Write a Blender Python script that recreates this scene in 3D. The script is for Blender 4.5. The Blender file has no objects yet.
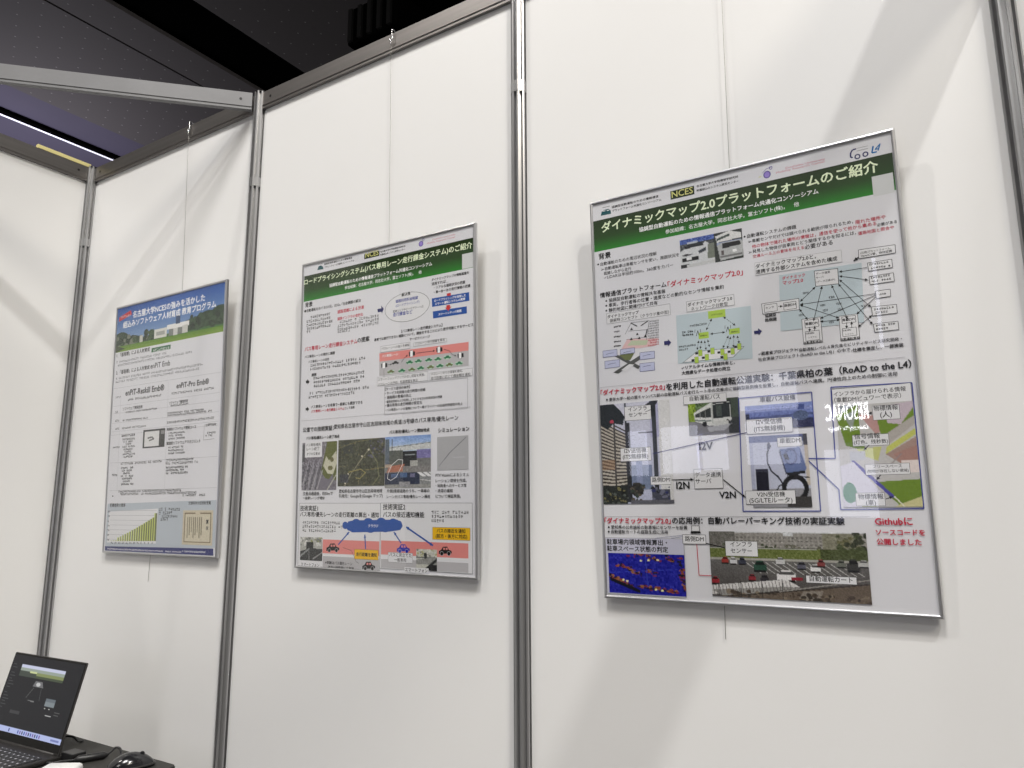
import bpy, bmesh, math, random
import numpy as np
from mathutils import Matrix, Vector

SC = bpy.context.scene
COL = SC.collection
Z0 = 2.64                       # underside of the top rails

# ------------------------------------------------------------------ camera
def set_camera():
    f, pitch, yaw, roll = 733.53, 0.1769978, 0.5577207, -0.0044289
    c, s = math.cos(yaw), math.sin(yaw)
    fw = Vector((-s, c, 0)); rt = Vector((c, s, 0)); up = Vector((0, 0, 1))
    cp, sp = math.cos(pitch), math.sin(pitch)
    fw2 = fw * cp + up * sp; up2 = up * cp - fw * sp
    cr, sr = math.cos(roll), math.sin(roll)
    r = rt * cr + up2 * sr; u = up2 * cr - rt * sr
    cam = bpy.data.cameras.new('camera'); o = bpy.data.objects.new('camera', cam); COL.objects.link(o)
    m = Matrix((r, u, -fw2)).transposed().to_4x4(); m.translation = Vector((2.85034, -1.42873, Z0 - 1.30342))
    o.matrix_world = m
    cam.sensor_fit = 'HORIZONTAL'; cam.sensor_width = 36.0; cam.lens = f * 36.0 / 1024.0
    cam.clip_start = 0.02; cam.clip_end = 200
    SC.camera = o
set_camera()

# ------------------------------------------------------------------ world, lamps, exposure
def set_light():
    w = bpy.data.worlds.new('hall_air'); SC.world = w; w.use_nodes = True
    bg = w.node_tree.nodes['Background']
    bg.inputs[0].default_value = (1.0, 0.98, 0.95, 1); bg.inputs[1].default_value = WORLD
    def spot(name, loc, tgt, power, size, col, ang=60):
        l = bpy.data.lights.new(name, 'SPOT'); l.energy = power; l.shadow_soft_size = size; l.color = col
        l.spot_size = math.radians(ang); l.spot_blend = 1.0
        o = bpy.data.objects.new(name, l); COL.objects.link(o); o.location = loc
        o.rotation_euler = (Vector(tgt) - Vector(loc)).to_track_quat('-Z', 'Y').to_euler()
    spot('hall_lamp_left', (-2.13, -4.2, 9.0), (3.2, 0, 1.3), LAMP_A, 0.12, (1.0, 0.955, 0.90), 40)
    spot('hall_lamp_right', (6.2, -3.3, 9.0), (2.0, 0, 1.5), LAMP_C, 0.12, (1.0, 0.985, 0.955), 54)
    l = bpy.data.lights.new('added_uplight', 'AREA'); l.shape = 'DISK'; l.size = 5; l.energy = UPL; l.color = (0.93, 0.9, 1.0)
    o = bpy.data.objects.new('added_uplight', l); COL.objects.link(o); o.location = (-19, 7, 7.5); o.rotation_euler = (math.pi, 0.25, 0)  # added, unseen: lifts the dark ceiling, strongest at the left
    for x, y, p, c in ((2.9, -4.9, 0.83, (1.0, 0.978, 0.95)), (11, -6, 0.75, (1.0, 0.925, 0.80)), (2, -12, 0.3, (1.0, 0.975, 0.93))):  # unseen fill lights, added to brighten the panels and the left wall
        l = bpy.data.lights.new('fill_lamp', 'AREA'); l.shape = 'DISK'; l.size = 2.6; l.energy = FILL * p; l.color = c
        o = bpy.data.objects.new('fill_lamp', l); COL.objects.link(o); o.location = (x, y, 10.5)
        o.rotation_euler = (Vector((1.5, 0, 1.2)) - o.location).to_track_quat('-Z', 'Y').to_euler()
WORLD, LAMP_A, LAMP_C, FILL, UPL, EXPO = 0.27, 680, 1300, 760, 330, 0.0
set_light()
SC.view_settings.view_transform = 'Standard'; SC.view_settings.look = 'None'
SC.view_settings.exposure = EXPO; SC.view_settings.gamma = 1.0; SC.view_settings.use_curve_mapping = False

# ------------------------------------------------------------------ helpers
def lin(c):
    return tuple((x / 255 / 12.92) if x / 255 <= 0.04045 else ((x / 255 + 0.055) / 1.055) ** 2.4 for x in c)

def tag(o, label=None, cat=None, group=None, kind=None):
    if label: o['label'] = label
    if cat: o['category'] = cat
    if group: o['group'] = group
    if kind: o['kind'] = kind
    return o

def empty(name, loc=(0, 0, 0), rotz=0.0):
    o = bpy.data.objects.new(name, None); COL.objects.link(o); o.location = loc; o.rotation_euler = (0, 0, rotz)
    o.empty_display_size = 0.05
    return o

def link(name, me, mats, parent=None, smooth=False):
    o = bpy.data.objects.new(name, me); COL.objects.link(o)
    for m in (mats if isinstance(mats, (list, tuple)) else [mats]): me.materials.append(m)
    if parent: o.parent = parent
    if smooth:
        for p in me.polygons: p.use_smooth = True
    return o

def from_bm(name, bm, mats, parent=None, smooth=False):
    bmesh.ops.recalc_face_normals(bm, faces=bm.faces)
    me = bpy.data.meshes.new(name); bm.to_mesh(me); bm.free()
    return link(name, me, mats, parent, smooth)

def box(bm, x0, x1, y0, y1, z0, z1, bev=0.0, seg=2, mat=0):
    v = [bm.verts.new(p) for p in ((x0, y0, z0), (x1, y0, z0), (x1, y1, z0), (x0, y1, z0), (x0, y0, z1), (x1, y0, z1), (x1, y1, z1), (x0, y1, z1))]
    fs = [bm.faces.new([v[i] for i in q]) for q in ((0, 3, 2, 1), (4, 5, 6, 7), (0, 1, 5, 4), (1, 2, 6, 5), (2, 3, 7, 6), (3, 0, 4, 7))]
    for f in fs: f.material_index = mat
    if bev > 0:
        es = {e for f in fs for e in f.edges}
        bmesh.ops.bevel(bm, geom=list(es), offset=bev, segments=seg, profile=0.5, affect='EDGES')

def prism(bm, pts, z0, z1, M=None, mat=0):
    """closed outline pts (x,y) extruded along z, then moved by M"""
    M = M or Matrix.Identity(4)
    a = [bm.verts.new(M @ Vector((x, y, z0))) for x, y in pts]; b = [bm.verts.new(M @ Vector((x, y, z1))) for x, y in pts]
    n = len(pts); fs = []
    for i in range(n): fs.append(bm.faces.new((a[i], a[(i + 1) % n], b[(i + 1) % n], b[i])))
    fs.append(bm.faces.new(list(reversed(a)))); fs.append(bm.faces.new(b))
    for f in fs: f.material_index = mat

def tube(bm, pts, r, n=8, mat=0):
    pts = [Vector(p) for p in pts]; rings = []
    t0 = (pts[1] - pts[0]).normalized()
    nrm = t0.orthogonal().normalized()
    for i, p in enumerate(pts):
        t = ((pts[min(i + 1, len(pts) - 1)] - pts[max(i - 1, 0)])).normalized()
        nrm = (nrm - t * nrm.dot(t)).normalized(); b = t.cross(nrm)
        rr = r[i] if isinstance(r, (list, tuple)) else r
        rings.append([bm.verts.new(p + (nrm * math.cos(a) + b * math.sin(a)) * rr) for a in [2 * math.pi * k / n for k in range(n)]])
    for A, B in zip(rings, rings[1:]):
        for k in range(n):
            f = bm.faces.new((A[k], A[(k + 1) % n], B[(k + 1) % n], B[k])); f.smooth = True; f.material_index = mat
    bm.faces.new(list(reversed(rings[0]))); bm.faces.new(rings[-1])

def curve(pts, n=8):
    """Catmull-Rom through pts"""
    P = [Vector(p) for p in pts]; P = [2 * P[0] - P[1]] + P + [2 * P[-1] - P[-2]]; out = []
    for i in range(1, len(P) - 2):
        for k in range(n):
            t = k / n; a, b, c, d = P[i - 1:i + 3]
            out.append(0.5 * (2 * b + (c - a) * t + (2 * a - 5 * b + 4 * c - d) * t * t + (3 * b - a - 3 * c + d) * t ** 3))
    out.append(P[-2]); return out

# ------------------------------------------------------------------ materials
def mat(name, col, rough=0.5, metal=0.0, spec=0.5, bump=0.0, bscale=60, var=0.0, vscale=3.0, stretch=None, emit=0.0):
    m = bpy.data.materials.new(name); m.use_nodes = True; nt = m.node_tree; b = nt.nodes['Principled BSDF']
    b.inputs['Base Color'].default_value = (*col, 1); b.inputs['Roughness'].default_value = rough
    b.inputs['Metallic'].default_value = metal; b.inputs['Specular IOR Level'].default_value = spec
    tc = nt.nodes.new('ShaderNodeTexCoord')
    src = tc.outputs['Object']
    if stretch:
        mp = nt.nodes.new('ShaderNodeMapping'); mp.inputs['Scale'].default_value = stretch; nt.links.new(src, mp.inputs[0]); src = mp.outputs[0]
    if var > 0:
        n = nt.nodes.new('ShaderNodeTexNoise'); n.inputs['Scale'].default_value = vscale; n.inputs['Detail'].default_value = 5
        nt.links.new(src, n.inputs['Vector'])
        r = nt.nodes.new('ShaderNodeValToRGB'); r.color_ramp.elements[0].position = 0.3; r.color_ramp.elements[1].position = 0.7
        r.color_ramp.elements[0].color = (*[c * (1 - var) for c in col], 1); r.color_ramp.elements[1].color = (*[min(1, c * (1 + var)) for c in col], 1)
        nt.links.new(n.outputs[0], r.inputs[0]); nt.links.new(r.outputs[0], b.inputs['Base Color'])
    if bump > 0:
        n = nt.nodes.new('ShaderNodeTexNoise'); n.inputs['Scale'].default_value = bscale; n.inputs['Detail'].default_value = 3
        nt.links.new(src, n.inputs['Vector'])
        bp = nt.nodes.new('ShaderNodeBump'); bp.inputs['Strength'].default_value = bump; bp.inputs['Distance'].default_value = 0.002
        nt.links.new(n.outputs[0], bp.inputs['Height']); nt.links.new(bp.outputs[0], b.inputs['Normal'])
    if emit > 0:
        b.inputs['Emission Color'].default_value = (*col, 1); b.inputs['Emission Strength'].default_value = emit
    return m

def ink_mat(name, emit=0.0, rough=0.55):
    m = bpy.data.materials.new(name); m.use_nodes = True; nt = m.node_tree; b = nt.nodes['Principled BSDF']
    a = nt.nodes.new('ShaderNodeVertexColor'); a.layer_name = 'ink'
    b.inputs['Roughness'].default_value = rough; b.inputs['Specular IOR Level'].default_value = 0.25
    if emit:
        b.inputs['Base Color'].default_value = (0.004, 0.004, 0.004, 1); b.inputs['Specular IOR Level'].default_value = 0.1; nt.links.new(a.outputs[0], b.inputs['Emission Color']); b.inputs['Emission Strength'].default_value = emit
    else: nt.links.new(a.outputs[0], b.inputs['Base Color'])
    return m

def clear_mat(name, ior=1.49, wave=0.005):
    m = bpy.data.materials.new(name); m.use_nodes = True; nt = m.node_tree
    for n in list(nt.nodes):
        if n.type != 'OUTPUT_MATERIAL': nt.nodes.remove(n)
    out = [n for n in nt.nodes if n.type == 'OUTPUT_MATERIAL'][0]
    ge = nt.nodes.new('ShaderNodeNewGeometry'); dt = nt.nodes.new('ShaderNodeVectorMath'); dt.operation = 'DOT_PRODUCT'
    nt.links.new(ge.outputs['Normal'], dt.inputs[0]); nt.links.new(ge.outputs['Incoming'], dt.inputs[1])
    def MM(op, a, b):
        n = nt.nodes.new('ShaderNodeMath'); n.operation = op; n.use_clamp = op != 'MULTIPLY_ADD'
        for i, v in enumerate((a, b)):
            if isinstance(v, (int, float)): n.inputs[i].default_value = v
            elif v is not None: nt.links.new(v, n.inputs[i])
        return n.outputs[0]
    f0 = ((ior - 1) / (ior + 1)) ** 2
    k = MM('POWER', MM('SUBTRACT', 1.0, MM('ABSOLUTE', dt.outputs['Value'], None)), 5.0)     # Schlick reflectance of one face
    fr_out = MM('ADD', MM('MULTIPLY', k, 1 - f0), f0)
    tr = nt.nodes.new('ShaderNodeBsdfTransparent'); gl = nt.nodes.new('ShaderNodeBsdfGlossy'); gl.inputs['Roughness'].default_value = 0.012
    tc = nt.nodes.new('ShaderNodeTexCoord'); no = nt.nodes.new('ShaderNodeTexNoise'); no.inputs['Scale'].default_value = 7.0; no.inputs['Detail'].default_value = 1
    bp = nt.nodes.new('ShaderNodeBump'); bp.inputs['Strength'].default_value = wave; bp.inputs['Distance'].default_value = 0.004
    nt.links.new(tc.outputs['Object'], no.inputs['Vector']); nt.links.new(no.outputs[0], bp.inputs['Height']); nt.links.new(bp.outputs[0], gl.inputs['Normal'])
    mx = nt.nodes.new('ShaderNodeMixShader'); nt.links.new(fr_out, mx.inputs[0]); nt.links.new(tr.outputs[0], mx.inputs[1]); nt.links.new(gl.outputs[0], mx.inputs[2])
    nt.links.new(mx.outputs[0], out.inputs[0])
    return m

M_WALL = mat('white_laminate', (0.80, 0.795, 0.785), 0.42, 0, 0.4, 0.03, 220, 0.012, 1.7)
M_ALU = mat('anodised_aluminium', (0.40, 0.40, 0.405), 0.32, 0.72, 0.5, 0.04, 40, 0.10, 6, (8, 8, 0.4))
M_RAIL = mat('brushed_rail', (0.25, 0.235, 0.225), 0.42, 0.85, 0.5, 0.04, 60, 0.08, 8, (0.4, 8, 8))
M_BRACE = mat('pale_aluminium', (0.19, 0.19, 0.195), 0.55, 0.5, 0.5, 0.04, 60, 0.06, 8)
M_DARK = mat('dark_steel', (0.05, 0.05, 0.05), 0.4, 0.8)
M_FRAME = mat('silver_frame', (0.56, 0.56, 0.57), 0.33, 0.9, 0.5, 0.02, 80)
M_PAPER = mat('poster_paper', lin((226, 226, 230)), 0.6, 0, 0.3)
M_BACK = mat('backing_board', (0.35, 0.33, 0.30), 0.8)
M_INK = ink_mat('printed_ink')
M_CLEAR = clear_mat('clear_acrylic')
M_WIRE = mat('steel_wire', (0.32, 0.31, 0.29), 0.35, 1.0)
M_CHROME = mat('chrome_hook', (0.75, 0.75, 0.76), 0.15, 1.0)
M_TABLE = mat('dark_table_laminate', lin((56, 55, 53)), 0.6, 0, 0.2, 0.05, 400, 0.05, 30)
M_BLACK = mat('black_plastic', (0.012, 0.012, 0.013), 0.4, 0, 0.5, 0.05, 500)
M_GLOSS = mat('glossy_black', (0.012, 0.012, 0.014), 0.16, 0, 0.6)
M_LAPTOP = mat('laptop_grey', lin((56, 54, 53)), 0.45, 0.4, 0.5, 0.03, 500)
M_BEZEL = mat('matt_bezel', (0.012, 0.0115, 0.011), 0.5, 0, 0.15)
M_KEY = mat('keycap', (0.03, 0.03, 0.032), 0.45)
M_KEYLEG = mat('key_legend', (0.55, 0.55, 0.6), 0.5)
M_SCREEN = ink_mat('lit_screen', 1.0, 0.25)
M_WHITEP = mat('white_plastic', (0.78, 0.78, 0.77), 0.35)
M_YELLOW = mat('distant_light_strip', lin((226, 214, 150)), 0.6, 0, 0.3, 0.1, 90)
M_FLOOR = mat('grey_carpet', (0.12, 0.115, 0.11), 0.9, 0, 0.1, 0.3, 300, 0.12, 60)
M_VOID = mat('black_void', (0.002, 0.002, 0.002), 0.9, 0, 0.0)
M_PURPLE = mat('violet_lit_ceiling', (0.076, 0.069, 0.105), 0.7, 0, 0.2, 0, 1, 0.05, 0.6)  # violet light on this bay is put into the base colour
M_TUBE = mat('cool_white_tube', (0.86, 0.86, 1.0), 0.4, emit=0.55)
def dotted(name, col, dot, pitch=0.36, rad=0.022):
    m = mat(name, col, 0.7, 0, 0.2); nt = m.node_tree; b = nt.nodes['Principled BSDF']
    tc = nt.nodes.new('ShaderNodeTexCoord'); sp = nt.nodes.new('ShaderNodeSeparateXYZ'); nt.links.new(tc.outputs['Object'], sp.inputs[0])
    def M(op, a, bv=None):
        n = nt.nodes.new('ShaderNodeMath'); n.operation = op
        for i, v in enumerate((a, bv)):
            if v is None: continue
            if isinstance(v, (int, float)): n.inputs[i].default_value = v
            else: nt.links.new(v, n.inputs[i])
        return n.outputs[0]
    fx = M('DIVIDE', sp.outputs[0], pitch); row = M('FLOOR', fx)
    fy = M('ADD', M('DIVIDE', sp.outputs[1], pitch * 1.1), M('MULTIPLY', row, 0.37))
    dx = M('MULTIPLY', M('SUBTRACT', M('FRACT', fx), 0.5), pitch); dy = M('MULTIPLY', M('SUBTRACT', M('FRACT', fy), 0.5), pitch)
    d = M('SQRT', M('ADD', M('MULTIPLY', dx, dx), M('MULTIPLY', dy, dy)))
    k = M('LESS_THAN', d, rad)
    mx = nt.nodes.new('ShaderNodeMix'); mx.data_type = 'RGBA'; nt.links.new(k, mx.inputs[0]); mx.inputs[6].default_value = (*col, 1); mx.inputs[7].default_value = (*dot, 1)
    nt.links.new(mx.outputs[2], b.inputs['Base Color'])
    return m
M_CEIL = dotted('dark_ceiling_panel', (0.085, 0.078, 0.08), (0.24, 0.23, 0.23), 0.42, 0.017)
# ------------------------------------------------------------------ the setting
def structure(name, bm, mats):
    o = from_bm(name, bm, mats); o['kind'] = 'structure'; return o

def slab(name, x0, x1, y0, y1, z0, z1, m):
    bm = bmesh.new(); box(bm, x0, x1, y0, y1, z0, z1); return structure(name, bm, m)

slab('floor', -30, 22, -26, 30, -0.1, 0, M_FLOOR)
PW = 0.99
for k in range(4): slab('wall_back', PW * k + 0.011, PW * (k + 1) - 0.011, 0.010, 0.014, 0.0, Z0 + 0.004, M_WALL)
for k in range(2): slab('wall_left', -0.014, -0.010, -PW * (k + 1) + 0.011, -PW * k - 0.011, 0.0, Z0 + 0.004, M_WALL)

bm = bmesh.new()          # hall ceiling: dark perforated panels running away from the booth, an open black gap, an end bay coloured as if lit violet
for x0, x1, m, dz in ((-30, -16.73, 1, 0), (-16.73, -12.70, 0, 0), (-12.64, -11.62, 0, 0), (-10.05, -6.9, 0, 0), (-6.9, 22, 0, 0)):
    box(bm, x0, x1, -26, 30 if x0 != -6.9 else 8.2, 12.0 + dz, 12.1 + dz, mat=m)
box(bm, -12.70, -12.64, -26, 30, 12.06, 12.1, mat=2)
box(bm, -30, 22, -26, 30, 12.12, 12.3, mat=2)
structure('ceiling', bm, [M_CEIL, M_PURPLE, M_VOID])

t = empty('strip_light', (-18.25, 8.4, 12.0)); tag(t, 'long thin white strip light on the violet-lit ceiling beyond the left wall', 'ceiling light')
bm = bmesh.new(); box(bm, -0.07, 0.07, -9, 1.42, -0.05, -0.001); from_bm('lamp_tube', bm, M_TUBE, t)
bm = bmesh.new(); box(bm, 0.10, 0.30, -9, 1.46, -0.09, -0.001); from_bm('track_housing', bm, M_VOID, t)

t = empty('ceiling_duct', (-6.6, 9.2, 11.3)); tag(t, 'dark ribbed duct hanging from the hall ceiling above the middle poster', 'duct')
bm = bmesh.new(); box(bm, -0.55, 0.75, -0.9, 0.9, -0.5, 0.3, 0.03); from_bm('duct_body', bm, M_VOID, t)
bm = bmesh.new()
for k in range(5): box(bm, -0.50 + k * 0.26, -0.40 + k * 0.26, -0.96, -0.9, -0.46, 0.26)
from_bm('rib', bm, M_DARK, t)

# ------------------------------------------------------------------ aluminium system: posts, rails, brace
def post_outline(R=0.0205, slot=0.0038, depth=0.009):
    out = []
    ap = R * math.cos(math.pi / 8)
    for k in range(8):
        a = k * math.pi / 4
        n = Vector((math.cos(a), math.sin(a))); tt = Vector((-n.y, n.x)); h = R * math.sin(math.pi / 8)
        for s, d in ((-h, 0), (-slot, 0), (-slot, depth), (slot, depth), (slot, 0)): out.append(tuple(n * (ap - d) + tt * s))
    return out
PO = post_outline()
def post(x, y, label, top=Z0 + 0.062):
    o = empty('wall_post', (x, y, 0)); tag(o, label, 'post', 'octagonal aluminium wall posts')
    bm = bmesh.new(); prism(bm, PO, 0, 2.385); from_bm('shaft', bm, M_ALU, o)
    bm = bmesh.new(); prism(bm, PO, 2.389, top); from_bm('extension', bm, M_ALU, o)
    bm = bmesh.new(); prism(bm, post_outline(0.0212, 0.002, 0.002), 2.372, 2.402); from_bm('joint_collar', bm, M_ALU, o)
    bm = bmesh.new(); prism(bm, post_outline(0.0195, 0.003, 0.002), top, top + 0.002); from_bm('end_cap', bm, M_DARK, o)
    return o
post(0, 0.0, 'grooved aluminium post in the corner where the two white walls meet')
post(PW, 0.006, 'grooved aluminium post holding the diagonal brace, right of the blue sky poster')
post(2 * PW, 0.006, 'grooved aluminium post between the two posters with green headers')
post(3 * PW + 0.004, 0.006, 'grooved aluminium post at the far right edge of the wall')
post(0, -PW, 'grooved aluminium post of the left wall at the outer end of the brace')

RAIL = [(0.0, 0.0), (0.0, 0.0095), (0.0022, 0.0095), (0.0022, 0.0125), (0.0, 0.0125), (0.0, 0.0585), (-0.0015, 0.060), (-0.018, 0.060), (-0.018, 0.0)]
def rail(name, a, b, label, m, cat='rail', gap=0.019, holes=True, group=None):
    a, b = Vector(a), Vector(b); d = b - a; Ln = d.length
    o = empty(name, a, math.atan2(d.y, d.x)); tag(o, label, cat, group)
    # local x along the rail, its visible face towards local -y
    bm = bmesh.new()
    R = Matrix(((0, 0, 1, 0), (-1, 0, 0, 0), (0, 1, 0, 0), (0, 0, 0, 1)))
    prism(bm, RAIL, gap, Ln - gap, R)
    from_bm('rail_body', bm, m, o)
    if holes:
        for x in (gap + 0.035, Ln - gap - 0.035):
            bm = bmesh.new(); pts = [(0.0045 * math.cos(k * math.pi / 8), 0.0045 * math.sin(k * math.pi / 8)) for k in range(16)]
            prism(bm, pts, -0.0012, 0.0005, Matrix.Translation((x, 0, 0.034)) @ Matrix.Rotation(math.pi / 2, 4, 'X')); from_bm('lock_screw', bm, M_DARK, o)
    return o
RG = 'top rails of the wall panels'
rail('top_rail', (0, 0, Z0), (PW, 0, Z0), 'grey top rail above the blue sky poster', M_RAIL, group=RG)
rail('top_rail', (PW, 0, Z0), (2 * PW, 0, Z0), 'grey top rail above the middle poster, between brace and centre post', M_RAIL, group=RG)
rail('top_rail', (2 * PW, 0, Z0), (3 * PW, 0, Z0), 'grey top rail above the largest green-headed poster', M_RAIL, group=RG)
rail('top_rail', (0, -PW, Z0), (0, 0, Z0), 'dark top rail along the left wall under a yellow strip', M_RAIL, group=RG)
rail('corner_brace', (0, -PW, Z0), (PW, 0, Z0), 'pale aluminium brace running diagonally across the corner below the dark ceiling', M_BRACE, 'brace', gap=0.022)
bm = bmesh.new(); box(bm, -0.016, -0.001, -0.206, -0.008, 0.0605, 0.075, 0.001); o = from_bm('distant_light_strip', bm, M_YELLOW); o.location = (0, 0, Z0)  # yellow bar stands in for a distant light showing over the rail
tag(o, 'pale yellow strip on the left wall rail, standing in for a distant light', 'strip')

# fascia board on the open right side of the booth (throws the broad slanting shadow across the right-hand panel)
t = empty('fascia_board', (3 * PW + 0.004, 0, Z0 - 0.318)); tag(t, 'white fascia board reaching out from the top of the right-hand post', 'fascia')
bm = bmesh.new(); box(bm, -0.002, 0.002, -1.95, -0.024, 0.0, 0.30); from_bm('panel', bm, M_WALL, t)
bm = bmesh.new()
box(bm, -0.009, 0.009, -1.95, -0.024, 0.30, 0.312, 0.001); box(bm, -0.009, 0.009, -1.95, -0.024, -0.012, 0.0, 0.001)
from_bm('edge_rail', bm, M_RAIL, t)
# ------------------------------------------------------------------ printed pictures, painted procedurally as grids of ink
class Ras:
    def __init__(s, w, h, bg, seed=1):
        s.w, s.h = w, h; s.a = np.zeros((h, w, 3)); s.a[:] = bg; s.rng = np.random.default_rng(seed)
        s.X, s.Y = np.meshgrid((np.arange(w) + .5) / w, (np.arange(h) + .5) / h)
    def put(s, m, c, al=1.0): s.a[m] = s.a[m] * (1 - al) + np.array(c, float) * al
    def rect(s, x0, y0, x1, y1, c, al=1.0): s.put((s.X >= x0) & (s.X < x1) & (s.Y >= y0) & (s.Y < y1), c, al)
    def ell(s, cx, cy, rx, ry, c, al=1.0): s.put(((s.X - cx) / rx) ** 2 + ((s.Y - cy) / ry) ** 2 < 1, c, al)
    def ring(s, cx, cy, rx, ry, t, c):
        d = np.sqrt(((s.X - cx) / rx) ** 2 + ((s.Y - cy) / ry) ** 2); s.put(abs(d - 1) < t, c)
    def poly(s, P, c, al=1.0):
        m = np.zeros_like(s.X, bool); n = len(P)
        for i in range(n):
            (x0, y0), (x1, y1) = P[i], P[(i + 1) % n]
            if y0 == y1: continue
            k = ((s.Y >= min(y0, y1)) & (s.Y < max(y0, y1))) & (s.X < x0 + (s.Y - y0) * (x1 - x0) / (y1 - y0)); m ^= k
        s.put(m, c, al)
    def line(s, P, t, c, al=1.0):
        asp = s.h / s.w
        for (x0, y0), (x1, y1) in zip(P, P[1:]):
            dx, dy = x1 - x0, (y1 - y0) * asp; L2 = dx * dx + dy * dy + 1e-9
            u = np.clip(((s.X - x0) * dx + (s.Y - y0) * asp * dy) / L2, 0, 1)
            d = np.hypot(s.X - x0 - u * dx, (s.Y - y0) * asp - u * dy); s.put(d < t, c, al)
    def grad(s, y0, y1, c0, c1):
        m = (s.Y >= y0) & (s.Y < y1); f = ((s.Y - y0) / (y1 - y0))[..., None]
        s.a[m] = (np.array(c0) * (1 - f) + np.array(c1) * f)[m]
    def noise(s, amp, cell=1, mono=True, m=None):
        hh, ww = -(-s.h // cell), -(-s.w // cell)
        n = s.rng.normal(0, amp, (hh, ww, 1 if mono else 3)); n = np.repeat(np.repeat(n, cell, 0), cell, 1)[:s.h, :s.w]
        if m is not None: n = n * m[..., None]
        s.a = s.a + n
    def specks(s, x0, y0, x1, y1, n, cols, r0=.01, r1=.03):
        for _ in range(n):
            x, y = s.rng.uniform(x0, x1), s.rng.uniform(y0, y1); r = s.rng.uniform(r0, r1); s.ell(x, y, r, r * s.w / s.h * s.rng.uniform(.5, 1), cols[s.rng.integers(len(cols))])
    def car(s, x, y, w, c, h=None):
        h = h or w * .55 * s.w / s.h
        s.rect(x - w / 2, y - h * .25, x + w / 2, y + h * .35, c); s.poly([(x - w * .38, y - h * .2), (x - w * .25, y - h * .55), (x + w * .25, y - h * .55), (x + w * .4, y - h * .2)], [v * .35 for v in c])
        s.rect(x - w * .24, y - h * .58, x + w * .24, y - h * .45, c); s.rect(x - w * .46, y + h * .3, x + w * .46, y + h * .48, (25, 25, 25))

def P_band3(w, h):
    r = Ras(w, h, (0, 0, 0)); r.grad(0, .55, (28, 50, 10), (31, 68, 13)); r.grad(.55, 1, (31, 68, 13), (34, 136, 32)); return r
def P_cars(w, h):
    r = Ras(w, h, (120, 122, 122), 3); r.rect(0, 0, .56, .22, (74, 98, 170)); r.rect(0, .18, .56, .42, (70, 74, 78)); r.noise(22, 2)
    r.rect(.12, .12, .3, .19, (190, 196, 205)); r.poly([(0, .42), (.08, .34), (.34, .33), (.42, .2), (.5, .34), (.56, .46), (.56, 1), (0, 1)], (214, 216, 218))
    r.poly([(.08, .34), (.14, .2), (.34, .18), (.40, .33)], (40, 44, 50)); r.poly([(.3, .48), (.42, .4), (.42, .52), (.31, .58)], (60, 66, 74))
    r.rect(.03, .66, .30, .78, (24, 24, 26)); r.rect(.1, .66, .19, .74, (240, 240, 240)); r.rect(0, .86, .14, 1, (52, 52, 54)); r.poly([(.1, .9), (.58, .86), (.58, .95), (.1, 1)], (205, 206, 206)); r.poly([(.46, .3), (.56, .3), (.56, .8), (.44, .8)], (122, 128, 116))
    r.poly([(.02, .56), (.1, .52), (.22, .56), (.1, .6)], (40, 40, 44))
    r.rect(.56, 0, 1, 1, (52, 56, 54)); r.poly([(.58, .12), (.8, .0), (.98, .14), (.98, .3), (.6, .34)], (228, 228, 226)); r.poly([(.6, .2), (.8, .1), (.8, .18), (.6, .28)], (70, 84, 80)); r.rect(.60, .34, .98, .44, (160, 170, 200))
    r.poly([(.6, .44), (.66, .38), (.98, .36), (1, .46), (.99, .9), (.64, .96)], (186, 188, 188)); r.poly([(.68, .4), (.95, .39), (.97, .53), (.68, .57)], (34, 34, 36)); r.rect(.83, .65, .9, .73, (246, 246, 246)); r.rect(.64, .8, .98, .86, (120, 120, 120)); r.rect(.66, .62, .7, .78, (90, 80, 80)); r.noise(7); return r
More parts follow.
